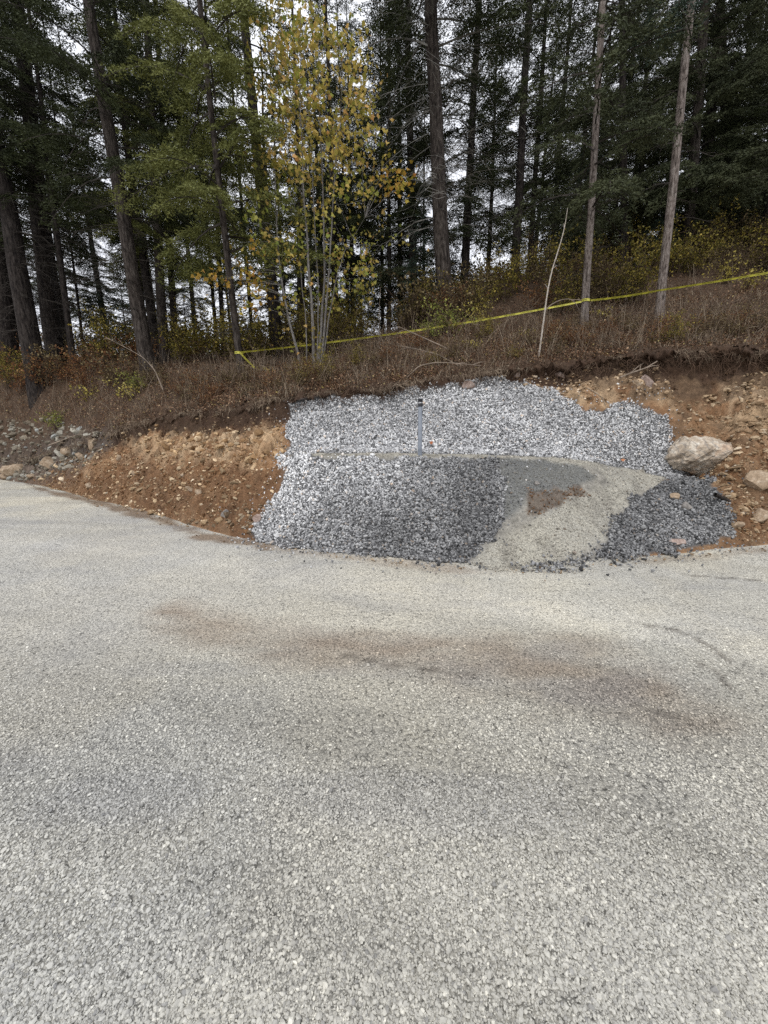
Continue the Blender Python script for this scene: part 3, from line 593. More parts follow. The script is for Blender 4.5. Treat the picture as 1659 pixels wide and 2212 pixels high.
ROCKS = [  # u, v of the middle, width px, height px, material, tilt, label
    (1481, 1095, 30, 24, M_ROCKGREY, 5, 'rounded grey-brown stone lying on the dark gravel heap below the boulder'),
    (1458, 1074, 28, 15, M_ROCKTAN, 10, 'small tan stone on the dark gravel just above the grey-brown stone'),
    (1462, 1170, 34, 18, M_ROCKPINK, 0, 'pinkish stone at the foot of the dark gravel heap by the road'),
    (1629, 1040, 56, 40, M_ROCKTAN, -12, 'round brown stone half buried in the earth right of the boulder'),
    (1640, 1112, 52, 26, M_ROCKTAN, 8, 'flat brown slab near the road at the right edge'),
    (1590, 1135, 30, 16, M_ROCKTAN, 8, 'small brown stone at the foot of the bank beside the right gravel heap'),
    (1400, 826, 24, 28, M_ROCKPINK, 30, 'upright orange-pink block stuck in the bank above the pale rock face'),
    (1211, 811, 28, 12, M_ROCKPINK, -5, 'flat pinkish slab sticking out under the turf edge above the white stones'),
    (1170, 801, 24, 14, M_ROCKPINK, -35, 'slanted pinkish slab leaning in the soil under the turf edge'),
    (1118, 810, 15, 18, M_ROCKPINK, 20, 'small pinkish block in the soil at the top of the white stones'),
    (1376, 830, 13, 16, M_ROCKTAN, 25, 'small pale block beside the upright orange-pink block'),
    (1011, 833, 28, 15, M_ROCKPINK, 0, 'pinkish stone lying at the top of the white stone heap below the turf'),
    (108, 1000, 50, 24, M_ROCKTAN, -30, 'long pale slab at the foot of the rubble slope on the left'),
    (30, 1013, 56, 26, M_ROCKTAN, -10, 'broad pale grey rock by the road at the left edge'),
    (14, 1030, 30, 20, M_ROCKTAN, 0, 'lowest pale stone beside the road at the left edge'),
    (200, 957, 26, 28, M_ROCKTAN, 30, 'tall pale block at the top of the rubble slope on the left'),
    (147, 976, 32, 16, M_ROCKTAN, -20, 'pale slab leaning above the long slab on the rubble slope'),
    (175, 987, 26, 16, M_ROCKTAN, -30, 'tan stone between the long slab and the brown earth slope'),
    (68, 1028, 30, 12, M_ROCKTAN, -5, 'flat tan stone at the road edge beneath the long slab'),
    (259, 990, 15, 14, M_ROCKTAN, 40, 'cream block high on the brown earth slope'),
    (394, 1028, 15, 9, M_ROCKTAN, 30, 'small cream stone in the middle of the brown earth slope'),
    (428, 1064, 16, 14, M_ROCKTAN, 50, 'cream stone low on the brown earth slope, largest of its group'),
    (410, 1056, 20, 10, M_ROCKTAN, -30, 'pale slanting stone low on the brown earth slope'),
    (290, 1023, 13, 9, M_ROCKTAN, 20, 'pale chip on the left part of the brown earth slope'),
    (193, 1048, 20, 12, M_ROCKTAN, -30, 'pale stone near the road at the left end of the earth slope'),
    (486, 1110, 22, 16, M_ROCKGREY, 10, 'dark brown stone at the foot of the earth slope'),
    (558, 1122, 24, 18, M_ROCKPINK, 10, 'reddish brown stone where the earth slope meets the grey stones'),
    (1160, 1045, 16, 10, M_ROCKGREY, 10, 'small grey stone on the grey gravel shoulder of the path'),
]
for i, (u, v, wp, hp, mt, tl, lb) in enumerate(ROCKS):
    p = hit(u, v + hp * .25, lambda x, y: H(x, y)); q = p[1] / FPX
    o = obj('rock', rock_mesh('rock', (wp * q * 1.15, wp * q * .8, hp * q * 1.3), mt, 40 + i, 3, 12, .20), label=lb, category='rock')
    o.location = at(u, v, p[1] + .01); o.rotation_euler = (R(rng.uniform(-8, 8)), R(-tl), R(rng.uniform(-20, 20)))

# ------------------------------------------------------------------ grey standpipe with a dark coupling on top
pp = hit(907, 987); hp_ = at(908, 862, pp[1])[2] - pp[2]; prd = 4.4 * pp[1] / FPX
M_PVC, t, b = new_mat('grey_pvc', .45, .4); co = nd(t, 'ShaderNodeTexCoord').outputs['Object']; nz = nd(t, 'ShaderNodeTexNoise', Scale=9, Detail=6); t.links.new(co, nz.inputs['Vector'])
t.links.new(ramp(t, nz.outputs['Fac'], [(.3, (.15, .17, .20)), (.7, (.24, .265, .305))]), b.inputs['Base Color'])
M_RUB, t, b = new_mat('dark_rubber', .5, .4); b.inputs['Base Color'].default_value = (.018, .018, .022, 1)
M_CLAMP, t, b = new_mat('clamp_steel', .35, .5); b.inputs['Base Color'].default_value = (.45, .45, .46, 1); b.inputs['Metallic'].default_value = .9
def lathe(prof, sides=28):
    m = MB(); th = np.linspace(0, 2 * np.pi, sides, endpoint=False); n = len(prof)
    V = np.array([[r_ * np.cos(a), r_ * np.sin(a), z_] for r_, z_ in prof for a in th])
    i = np.arange(n - 1)[:, None] * sides + np.arange(sides)[None]; j = np.arange(n - 1)[:, None] * sides + (np.arange(sides) + 1) % sides
    m.add(V, np.stack([i, j, j + sides, i + sides], -1).reshape(-1, 4)); return m
st = thing('standpipe', 'upright grey plastic pipe with dark coupling on top, standing in the white stones', 'pipe', (pp[0], pp[1], pp[2] - .05))
lean = math.atan2(.0, 1); st.rotation_euler = (0, R(-.6), 0)
Hh = hp_ + .05
obj('pipe', lathe([(prd, -.2), (prd, Hh - .02), (prd * .88, Hh - .018), (prd * .88, Hh - .1)]).build('pipe', M_PVC), st)
cpl = obj('coupling', lathe([(prd * 1.01, Hh - .112), (prd * 1.2, Hh - .110), (prd * 1.2, Hh - .098), (prd * 1.13, Hh - .095), (prd * 1.13, Hh - .022), (prd * 1.2, Hh - .018), (prd * 1.2, Hh + .004), (prd * 1.05, Hh + .008), (prd * .8, Hh + .004), (prd * .78, Hh - .02), (.0001, Hh - .022)]).build('coupling', M_RUB), st)
m = lathe([(prd * 1.14, Hh - .070), (prd * 1.2, Hh - .068), (prd * 1.2, Hh - .052), (prd * 1.14, Hh - .050)]); m.tube([(prd * 1.0, -prd * .9, Hh - .061), (prd * .3, -prd * 1.3, Hh - .061)], .007, 8); obj('clamp', m.build('clamp', M_CLAMP), cpl)

# ------------------------------------------------------------------ conifers
def spray(L, seed, sparse=1.0):
    """one bough lying along +x: flat drooping twigs set with needle blades; returns needle triangles and its twig paths"""
    r = np.random.default_rng(seed); A = []; D = []; N = []
    axis = lambda t: np.array([t * L, 0.05 * L * math.sin(3 * t + seed), 0.10 * L * math.sin(t * 2.2) - .36 * L * t * t])
    paths = [np.array([axis(t) for t in np.linspace(0, 1, 7)])]
    def needles(p0, d, ln):
        n = max(2, int(ln / .034 * sparse)); tt_ = (np.arange(n) + r.uniform(0, 1, n)) / n
        p = p0 + tt_[:, None] * ln * d; p[:, 2] -= .6 * (tt_ * ln) ** 2
        A.append(p); D.append(np.repeat(d[None], n, 0))
    step = .085
    for t in np.arange(.16, 1.0, step / L):
        for sd_ in (-1, 1):
            if r.uniform() < .12: continue
            ln = L * (.42 * (1 - t) ** .75 + .07) * r.uniform(.6, 1.15) * min(1, t * 3.2)
            ang = sd_ * R(r.uniform(42, 68)); dz = r.uniform(-.35, .12)
            d = np.array([math.cos(ang), math.sin(ang), dz]); d /= np.linalg.norm(d); p0 = axis(t)
            needles(p0, d, ln)
            if ln > .18:
                for q in np.arange(.25, 1, .075 / ln):
                    for s2 in (-1, 1):
                        if r.uniform() < .25: continue
                        a2 = ang + s2 * R(r.uniform(40, 60)); d2 = np.array([math.cos(a2), math.sin(a2), r.uniform(-.5, .05)]); d2 /= np.linalg.norm(d2)
                        pq = p0 + q * ln * d; pq[2] -= .6 * (q * ln) ** 2
                        needles(pq, d2, ln * .42 * (1.15 - q) * r.uniform(.6, 1.2) + .03)
    needles(axis(.95), np.array([1, 0, -.3]), .12)
    P = np.concatenate(A); Dd = np.concatenate(D); n = len(P)
    side = np.stack([-Dd[:, 1], Dd[:, 0], np.zeros(n)], 1) * r.choice([-1, 1], n)[:, None]
    nd_ = Dd * r.uniform(.35, .9, n)[:, None] + side * r.uniform(.3, 1, n)[:, None]; nd_[:, 2] += r.normal(0, .35, n)
    nd_ /= np.linalg.norm(nd_, axis=1)[:, None]; ln = r.uniform(.045, .09, n)[:, None]; wv = np.cross(nd_, r.normal(size=(n, 3))); wv /= np.linalg.norm(wv, axis=1)[:, None]; wd = r.uniform(.0095, .018, n)[:, None]
    V = np.stack([P - wv * wd, P + wv * wd, P + nd_ * ln], 1)
    return V.reshape(-1, 3), paths
SPR = {L: [spray(L, 100 + i * 7 + int(L * 10)) for i in range(3)] for L in (.8, 1.3, 1.9, 2.6)}
def crown(name, z0, z1, Lmax, dens, mat, seed, up=0.0, gap=.15, Lmin=.5, wmat=None, low=1.0):
    r = np.random.default_rng(seed); Vs = []; wood = MB(); z = z0; az = r.uniform(0, 6.28)
    while z < z1:
        t = (z - z0) / (z1 - z0); Lb = max(Lmin, Lmax * (1 - t) ** .8 * (low + (1 - low) * min(1, t * 5))) * r.uniform(.7, 1.12)
        az += 2.4 + r.uniform(-.5, .5); z += r.uniform(.4, 1.6) / dens
        if r.uniform() < gap: continue
        key = min(SPR, key=lambda k_: abs(k_ - Lb)); V, paths = SPR[key][r.integers(3)]; sc = Lb / key
        pit = up + r.uniform(-.28, .22) + .5 * t; rl = r.uniform(-.35, .35)
        ca, sa, cp_, sp_, cr_, sr_ = math.cos(az), math.sin(az), math.cos(pit), math.sin(pit), math.cos(rl), math.sin(rl)
        M = np.array([[ca, -sa, 0], [sa, ca, 0], [0, 0, 1]]) @ np.array([[cp_, 0, -sp_], [0, 1, 0], [sp_, 0, cp_]]) @ np.array([[1, 0, 0], [0, cr_, -sr_], [0, sr_, cr_]]) * sc
        o = np.array([0, 0, z]); Vs.append(V @ M.T + o)
        wood.tube(paths[0] @ M.T + o, np.linspace(.022 * min(1.3, Lb / 2) + .004, .003, 7), 3)
    return np.concatenate(Vs), wood
def dead_branches(wood, z0, z1, n, L, seed, droop=.35):
    r = np.random.default_rng(seed)
    for _ in range(n):
        z = r.uniform(z0, z1); a = r.uniform(0, 6.28); ln = L * r.uniform(.3, 1.1); ca, sa = math.cos(a), math.sin(a); k = r.uniform(-.15, .25); w1, w2 = r.normal(0, .1, 2)
        f = lambda t: np.array([ca * ln * t - sa * w1 * ln * math.sin(4 * t), sa * ln * t + ca * w1 * ln * math.sin(4 * t), z + k * ln * t - droop * ln * t * t + w2 * .3 * math.sin(5 * t)])
        wood.tube([f(t) for t in np.linspace(0, 1, 6)], np.linspace(.010, .0025, 6), 3)
        for t in np.arange(.2, 1, .09):
            s2 = r.choice([-1, 1]); a2 = a + s2 * r.uniform(.5, 1.1); l2 = ln * r.uniform(.12, .38); p = f(t)
            wood.tube([p, p + l2 * np.array([.5 * math.cos(a2), .5 * math.sin(a2), r.uniform(-.2, .1)]), p + l2 * np.array([math.cos(a2), math.sin(a2), r.uniform(-.7, .05)])], [.005, .004, .002], 3)
CR = {}
def make_crown(key, z0, z1, Lmax, dens, mat, seed, dz=None, dn=0, dl=1.4, wmat=M_TWIG, **kw):
    V, wood = crown('needles', z0, z1, Lmax, dens, mat, seed, **kw)
    if dn: dead_branches(wood, dz[0], dz[1], dn, dl, seed + 5)
    WV = np.concatenate(wood.V); WF = np.concatenate(wood.F[4]) + len(V); NF = np.arange(len(V)).reshape(-1, 3)
    CR[key] = mesh_np('crown', np.concatenate([V, WV]), [NF, WF], [mat, wmat], False, fmat=np.r_[np.zeros(len(NF)), np.ones(len(WF))])
make_crown('tall', 4.8, 20, 2.9, 4.7, M_NEEDLE, 1, (1.2, 8), 90, 1.8)
make_crown('tall_b', 3.8, 19, 2.5, 4.6, M_NEEDLE, 2, (1.0, 6), 80, 1.7)
make_crown('high', 6.2, 22, 3.0, 4.7, M_NEEDLE, 3, (1.4, 10), 110, 2.2)
make_crown('dense', 1.4, 18, 2.9, 7.0, M_NEEDLEO, 4, (.6, 3), 14, 1.2)
make_crown('dense_b', 2.0, 17, 2.5, 6.8, M_NEEDLE, 6, (.8, 4), 20, 1.2)
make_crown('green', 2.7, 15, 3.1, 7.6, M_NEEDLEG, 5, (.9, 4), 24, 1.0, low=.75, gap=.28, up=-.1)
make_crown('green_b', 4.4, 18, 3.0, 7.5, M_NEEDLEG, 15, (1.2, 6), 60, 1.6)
make_crown('thin', 2.4, 14, 2.1, 6.0, M_NEEDLEO, 8, (1.0, 7), 36, 1.1, M_TWIG)
make_crown('bare', 5.0, 17, 1.7, 3.2, M_NEEDLEB, 9, (2.2, 8), 30, .8, M_TWIG)
make_crown('lichen', 6.2, 21, 3.0, 5.6, M_NEEDLE, 10, (2.2, 9.5), 100, 2.4, M_TWIGL)
make_crown('young', .4, 6, 1.6, 13, M_NEEDLEB, 11, Lmin=.3)
def trunk_mesh(r0, Ht, mat, seed, sides=20):
    r = np.random.default_rng(seed); n = 46; tz = np.linspace(0, 1, n) ** 1.2 * Ht; th = np.linspace(0, 2 * np.pi, sides, endpoint=False)
    rad = r0 * (1 - .93 * (tz / Ht) ** 1.05) * (1 + .35 * np.exp(-tz / .35)); cx = .12 * r0 * 2 * fbm(tz, tz * 0 + seed, .35, 2, seed); cy = .12 * r0 * 2 * fbm(tz, tz * 0 + seed + 9, .35, 2, seed)
    cx, cy = cx - cx[0], cy - cy[0]
    T, Z = np.meshgrid(th, tz); RR = rad[:, None] * (1 + .09 * fbm(np.cos(T) * 2.2, np.sin(T) * 2.2, 1, 3, seed, Z * .6))
    V = np.stack([cx[:, None] + RR * np.cos(T), cy[:, None] + RR * np.sin(T), Z - np.where(Z < .001, 1.3, .15)], -1).reshape(-1, 3)
    i = np.arange(n - 1)[:, None] * sides + np.arange(sides)[None]; j = np.arange(n - 1)[:, None] * sides + (np.arange(sides) + 1) % sides
    return mesh_np('trunk', V, np.stack([i, j, j + sides, i + sides], -1).reshape(-1, 4), mat, True)
TREES = [  # base u, v (or depth), upper u, v on the trunk, width px, crown, scale, bark, label
    (25, 16.5, -25, 400, 38, 'tall', 1.0, M_BARKD, 'blackish fir trunk at the left edge of the picture, leaning left'),
    (86, 14.0, 0, 394, 42, 'high', 1.0, M_BARKD, 'thick rough fir trunk slanting out of the left edge of the picture'),
    (124, 15.5, 37, 0, 38, 'tall_b', 1.1, M_BARKD, 'thick straight fir between the slanting trunk and the thin dark one on the left'),
    (142, 17.5, 108, 550, 20, 'high', .95, M_BARKD, 'dark fir trunk hidden behind the thick straight fir on the left'),
    (161, 14.6, 97, 300, 14, 'high', .8, M_BARKD, 'thin black fir trunk standing right of the thick straight fir on the left'),
    (184, 19, 143, 450, 6, 'thin', .9, M_BARKD, 'very thin fir pole farther back between the left firs and the big leaning one'),
    (322, 12.6, 191, 0, 33, 'tall', .95, M_BARK, 'big rough fir leaning left behind the brown earth slope'),
    (318, 17, 260, 150, 15, 'tall_b', 1.0, M_BARKD, 'dark fir partly hidden behind the big leaning fir'),
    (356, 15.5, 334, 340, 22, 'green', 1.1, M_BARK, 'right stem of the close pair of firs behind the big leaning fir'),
    (343, 15.9, 278, 320, 20, 'tall_b', .9, M_BARKD, 'left leaning stem of the close pair of firs behind the big leaning fir'),
    (380, 17, 360, 430, 16, 'high', 1.0, M_BARKD, 'black fir trunk just right of the close pair of firs'),
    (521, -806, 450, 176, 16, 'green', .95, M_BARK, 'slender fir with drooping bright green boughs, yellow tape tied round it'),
    (484, 17.5, 472, 545, 11, 'tall_b', .9, M_BARKD, 'thin black trunk behind the fir that carries the tape end, nearer to it'),
    (472, 19, 457, 600, 9, 'high', .8, M_BARKD, 'thin black trunk behind the fir with the tape end, farther left'),
    (602, 13.2, 546, 225, 28, 'tall_b', 1.0, M_BARKD, 'stout fir standing behind the left stems of the yellow maple'),
    (551, 19, 517, 375, 9, 'thin', 1.1, M_BARKD, 'thin fir between the tape fir and the stout fir behind the maple'),
    (730, 17.5, 711, 243, 14, 'tall_b', .9, M_BARKD, 'dark fir seen through the right side of the yellow maple'),
    (756, 19.5, 741, 375, 9, 'high', .8, M_BARKD, 'thin dark fir just right of the yellow maple stems'),
    (827, 21, 823, 318, 9, 'tall_b', .9, M_BARKD, 'thinner left one of two dark firs midway between maple and the big centre trunk'),
    (840, 17.5, 840, 326, 11, 'tall', .85, M_BARKD, 'thicker right one of two dark firs midway between maple and the big centre trunk'),
    (865, 20, 861, 200, 13, 'dense_b', 1.0, M_BARKD, 'dark narrow fir left of the leafy dark fir near the centre'),
    (895, 17.5, 884, 210, 22, 'dense', 1.0, M_BARKD, 'dark fir clothed in needles just left of the big centre trunk'),
    (962, -697, 936, 75, 37, 'lichen', 1.05, M_BARK, 'big grey-brown fir trunk near the centre with pale dead twigs'),
    (1000, 16.5, 1026, 150, 20, 'dense_b', 1.0, M_BARKD, 'dark needle-covered fir just right of the big centre trunk'),
    (1111, 16, 1130, 262, 20, 'tall_b', 1.0, M_BARKD, 'black fir trunk midway between the big centre trunk and the thin pale one'),
    (1143, 17.5, 1167, 225, 13, 'dense_b', .9, M_BARKD, 'narrow dark fir just right of the black trunk behind the white sapling'),
    (1261, -706, 1294, 131, 17, 'thin', 1.0, M_BARKL, 'slim fir with brownish bark, yellow tape wrapped round its foot'),
    (1422, -706, 1497, 0, 19, 'bare', 1.05, M_BARKL, 'slim pale fir leaning right, tape passing across its foot'),
    (1349, 16.2, 1343, 37, 17, 'dense', 1.0, M_BARKD, 'brown fir trunk up the slope right of the slim tape fir'),
    (1377, 18, 1403, 19, 12, 'dense_b', .95, M_BARKD, 'thinner brown fir up the slope just left of the pale leaning fir'),
    (1482, 16, 1500, 319, 23, 'dense', 1.05, M_BARK, 'stout fir up the slope just right of the pale leaning fir'),
    (1506, 17.5, 1523, 375, 24, 'dense_b', 1.05, M_BARKD, 'blackish stout fir behind the one right of the pale leaning fir'),
    (1575, 18.5, 1560, 37, 20, 'dense', 1.1, M_BARKD, 'dense dark fir on the upper right of the slope'),
    (1960, 10.2, 2040, 100, 20, 'thin', 1.0, M_BARKL, 'slim fir just outside the right edge holding the end of the tape'),
    (1660, 16, 1680, 100, 22, 'dense', 1.1, M_BARKD, 'dense dark fir at the right edge of the picture'),
]
TREE_POS = {}
def fir(u, dep, ut, vt, wp, key, sc, bark, label, idx, group='firs along the top of the bank'):
    if dep < 0: p = hit(u, -dep, lambda x, y: H(x, y))
    else:
        a = (u - 829.5) / FPX / 1.05; p = np.array([0, dep, 0.])
        # distance along the ground line through u: solve the small change of direction with height
        for _ in range(6):
            z = h1(p[0], dep); v = 1106 - FPX * math.tan(math.atan2(z - CAM_H, dep) + PITCH); p = at(u, v, dep)
        p[2] = h1(p[0], p[1])
    top = at(ut, vt, p[1]); d = Vector(top - p).normalized()
    q = Vector((0, 0, 1)).rotation_difference(d)
    fw = p[1] * CP - (p[2] - CAM_H) * SP; r0 = wp * .9 * max(fw, 3) / FPX / 2
    t = thing('fir_tree', label, 'fir tree', p, q, group)
    obj('trunk', trunk_mesh(r0, 21 * sc, bark, idx), t)
    yaw = idx * 2.1
    o = obj('crown', CR[key], t); o.scale = (sc,) * 3; o.rotation_euler = (0, 0, yaw)
    TREE_POS[idx] = (p, d, r0); return t
for i, T in enumerate(TREES): fir(*T, i + 1)
# more firs deep in the wood and young ones behind
far = np.random.default_rng(21)
farlabels = 'distant dark fir deep in the wood behind the nearer trunks'
k = 0
SPOTS = [(60, 26), (230, 30), (420, 29), (640, 31), (780, 34), (915, 29), (1050, 28), (1180, 23), (1220, 27), (1300, 22), (1330, 26), (1410, 22), (1540, 22), (1600, 24), (1640, 21), (1240, 31), (1720, 20), (1800, 18), (-80, 20), (-160, 24), (1140, 29), (1570, 29), (140, 34), (500, 36), (1520, 26), (1680, 26), (1270, 26), (20, 22), (340, 36), (655, 20), (765, 23), (585, 25), (720, 27), (620, 22), (700, 24), (670, 30)]
proto_trunk = trunk_mesh(.2, 20, M_BARKD, 77, 10)
for u, dep in SPOTS:
    z = h1((u - 829.5) / FPX * dep / 1.08, dep); p = np.array([(u - 829.5) / FPX * dep / 1.08, dep, z])
    t = thing('fir_tree', farlabels, 'fir tree', p, None, 'distant firs in the wood'); t.rotation_euler = (far.normal(0, .02), far.normal(0, .02), far.uniform(0, 6.28))
    key = ['dense', 'dense_b', 'dense', 'tall_b'][k % 4] if u > 1150 else ['tall', 'tall_b', 'high', 'thin'][k % 4]; sc = far.uniform(.85, 1.15); k += 1
    o = obj('trunk', proto_trunk, t); o.scale = (sc * far.uniform(.6, 1.2),) * 2 + (sc,)
    obj('crown', CR[key], t).scale = (sc,) * 3
for (u, dep, sc, lb) in [(232, 20, .95, 'young bluish green fir between the left firs and the big leaning fir'), (275, 23, 1.0, 'young fir farther back, right of the bluish young fir'), (405, 21, .75, 'small young fir right of the black trunk near the close pair'), (440, 24, .8, 'small fir showing low between the close pair and the tape fir'),
                         (905, 15, .7, 'young fir low down left of the big centre trunk'), (1210, 18, 1.1, 'young fir in the brush left of the slim tape fir'), (1400, 15.5, .55, 'small fir bush low on the slope left of the pale leaning fir')]:
    x_ = (u - 829.5) / FPX * dep / 1.07; t = thing('young_fir', lb, 'young fir', (x_, dep, h1(x_, dep)), None, 'young firs in the undergrowth')
    obj('trunk', trunk_mesh(.05, 6, M_BARKD, 5, 8), t).scale = (sc,) * 3
    o = obj('crown', CR['young'], t); o.scale = (sc,) * 3; o.rotation_euler = (0, 0, u)

# ------------------------------------------------------------------ leaves, maple, shrubs
OVAL = np.array([(0, 0), (.28, .26), (.62, .27), (1, 0), (.62, -.27), (.28, -.26)])
MAPLE = np.array([(0, 0), (.02, .22), (-.12, .50), (.22, .40), (.42, .62), (.52, .30), (.68, .34), (.66, .16), (1.0, 0), (.66, -.16), (.68, -.34), (.52, -.30), (.42, -.62), (.22, -.40), (-.12, -.50), (.02, -.22)])
def leaves(P, size, shape=OVAL, full=True, tilt=.5, r=rng, hang=0):
    n = len(P); k = len(shape); V = np.zeros((n, k, 3)); V[:, :, :2] = shape[None] * np.asarray(size)[:, None, None]
    V[:, :, 2] = np.abs(V[:, :, 1]) * r.uniform(-.1, .5, n)[:, None] - V[:, :, 0] * r.uniform(0, .3, n)[:, None]
    V = np.einsum('nij,nkj->nki', rotmats(n, full, tilt, r), V)
    return (V + P[:, None]).reshape(-1, 3), (np.arange(k)[None] + k * np.arange(n)[:, None])
mb0 = hit(682, 798, lambda x, y: H(x, y)); MY = mb0[1] + .15
maple = thing('maple_tree', 'multi-stemmed young maple with yellow autumn leaves and thin grey stems', 'maple tree', (mb0[0], MY, h1(mb0[0], MY)))
mo = np.array(maple.location)
STEMS = [[(652, 797), (640, 745), (622, 680), (607, 600), (598, 480), (590, 330), (600, 150), (603, 20)], [(678, 800), (676, 700), (668, 600), (660, 480), (652, 330), (648, 160), (648, 15)], [(687, 799), (695, 700), (702, 600), (700, 450), (692, 250), (682, 60), (680, 15)],
         [(691, 797), (703, 690), (712, 560), (722, 400), (735, 250), (740, 120)], [(664, 797), (662, 720), (652, 600), (640, 470), (622, 330)], [(684, 799), (688, 660), (680, 480), (668, 260), (690, 80)], [(694, 796), (706, 720), (722, 620), (745, 540), (790, 470)]]
m = MB(); stem_pts = []
for i, sp in enumerate(STEMS):
    off = rng.normal(0, .12); rise = rng.uniform(-.5, .7); n = len(sp)
    P = np.array([at(u, v, MY + off * min(1, j * .5) + rise * (j / n)) for j, (u, v) in enumerate(sp)]); P[0, 2] = min(P[0, 2], h1(P[0, 0], P[0, 1])) - .1
    t0 = np.linspace(0, 1, n); tf = np.linspace(0, 1, 26); Pf = np.stack([np.interp(tf, t0, P[:, c]) for c in range(3)], 1)
    Pf[1:-1] = (Pf[:-2] + 2 * Pf[1:-1] + Pf[2:]) / 4
    Pf[:, :2] += .02 * np.stack([fbm(tf * 9, tf * 0 + i, 1, 2, i), fbm(tf * 9, tf * 0 + i, 1, 2, i + 40)], 1)
    r0 = [.042, .050, .048, .040, .026, .03, .028][i]; ms_ = MB(); ms_.tube(Pf - mo, r0 * .85 * np.linspace(1, .12, 26) ** 1.3, 8); obj('stem', ms_.build('stem', M_BARKM), maple); stem_pts.append(Pf)
SP_ = np.concatenate(stem_pts)
CL = [(605, 25, 45, 35, 130), (690, 70, 70, 45, 260), (620, 110, 60, 50, 260), (580, 180, 40, 60, 140), (660, 190, 70, 60, 300), (740, 140, 40, 50, 130), (770, 205, 35, 40, 90), (700, 265, 60, 50, 240), (620, 280, 50, 60, 220), (650, 370, 55, 60, 200), (770, 245, 35, 40, 90), (740, 330, 60, 40, 160),
      (800, 300, 25, 25, 45), (580, 330, 35, 50, 80), (690, 430, 60, 45, 120), (800, 360, 25, 25, 45), (845, 390, 38, 28, 95), (868, 380, 14, 16, 30), (770, 410, 40, 25, 60), (590, 420, 40, 40, 70), (720, 520, 50, 40, 80), (600, 520, 60, 50, 120), (540, 592, 45, 26, 120), (475, 606, 38, 12, 70), (560, 640, 40, 25, 65), (630, 560, 40, 50, 60),
      (790, 560, 40, 45, 95), (760, 600, 30, 30, 40), (720, 640, 40, 40, 50), (640, 650, 40, 40, 40), (800, 640, 25, 40, 40), (550, 460, 25, 40, 45), (660, 490, 40, 40, 60), (870, 520, 20, 20, 22), (620, 740, 30, 30, 25), (700, 720, 30, 30, 20)]
LP = []; LT = []
for (u, v, ru, rv, n) in CL:
    sub = max(2, n // 8); cu, cv, cy = rng.normal(u, ru * .62, sub), rng.normal(v, rv * .62, sub), rng.normal(MY + .2, .55, sub)
    for a_, b_, c_ in zip(cu, cv, cy):
        c = at(a_, b_, c_); nn = 9; pts = c + rng.normal(0, 1, (nn, 3)) * np.array([.13, .13, .11]); LP.append(pts)
        org = np.array([1.08, .84, .62]) if (v > 575 and v < 650 and u < 580) or (u > 830 and v < 450) else np.array([1, 1, 1]); g = rng.uniform(.75, 1.15)
        gr_ = np.array([.72, .95, .8]) if (v > 380 and rng.uniform() < .4) or rng.uniform() < .15 else np.array([1, 1, 1]); LT.append(np.tile(org * gr_ * g, (nn, 1)))
        if b_ > -20 and rng.uniform() < .4:
            cand = SP_[SP_[:, 2] < c[2] + .05]; j = np.argmin(np.linalg.norm(cand - (c - np.array([0, 0, .35])), axis=1)); s0 = cand[j]; mid = (s0 + c) / 2 + np.array([0, 0, .06])
            m.tube(np.array([s0, mid, c]) - mo, [.006, .004, .0015], 3)
LP = np.concatenate(LP); LT = np.concatenate(LT); V, F = leaves(LP - mo, rng.uniform(.055, .105, len(LP)), MAPLE, True)
WV = np.concatenate(m.V); WF = np.concatenate(m.F[4]) + len(V)
obj('crown', mesh_np('crown', np.concatenate([V, WV]), [F, WF], [M_MAPLE, M_BARKM], False, colors=np.concatenate([np.repeat(LT, len(MAPLE), 0), np.ones((len(WV), 3))]), fmat=np.r_[np.zeros(len(F)), np.ones(len(WF))]), maple)

def shrub_meshes(h, rad, nst, nl, lsz, mat, seed, upright=.5):
    r = np.random.default_rng(seed); m = MB(); LPs = []
    for _ in range(nst):
        a = r.uniform(0, 6.28); rr = rad * r.uniform(.2, 1) ; hh = h * r.uniform(.55, 1.05); bx, by = r.normal(0, rad * .15, 2)
        f = lambda t: np.array([bx + math.cos(a) * rr * t ** (1 + upright), by + math.sin(a) * rr * t ** (1 + upright), hh * t - .12 * rr * t * t - .06])
        m.tube([f(t) for t in np.linspace(0, 1, 6)], np.linspace(.009, .002, 6), 3)
        for t in r.uniform(.25, 1, 5):
            p = f(t); d = np.array([r.normal(), r.normal(), r.uniform(-.2, .8)]); d *= rad * r.uniform(.15, .4) / np.linalg.norm(d); m.tube([p, p + d * .6, p + d], [.004, .003, .0015], 3)
            k_ = max(1, nl // (nst * 5)); LPs.append(p + d[None] * r.uniform(.3, 1.1, (k_, 1)) + r.normal(0, .05, (k_, 3)))
    P = np.concatenate(LPs); V, F = leaves(P, lsz * r.uniform(.6, 1.25, len(P)), OVAL, True, r=r)
    return m.build('stems', M_STEM), mesh_np('leaves', V, F, mat)
SH = {'olive': [shrub_meshes(1.5, .8, 22, 900, .06, M_LOLIVE, 1), shrub_meshes(1.1, .9, 20, 800, .055, M_LOLIVE, 2)], 'russet': [shrub_meshes(.85, .75, 22, 800, .055, M_LRUSSET, 3), shrub_meshes(1.0, .7, 18, 600, .06, M_LRUSSET, 4)],
      'brown': [shrub_meshes(1.2, .8, 22, 700, .06, M_LBROWN, 5), shrub_meshes(.9, .8, 18, 600, .055, M_LBROWN, 6)], 'yellow': [shrub_meshes(.8, .55, 14, 220, .065, M_LYELLOW, 7)], 'green': [shrub_meshes(.75, .7, 18, 650, .055, M_LGREEN, 8)],
      'small': [shrub_meshes(.4, .45, 10, 120, .055, M_LYELLOW, 9)]}
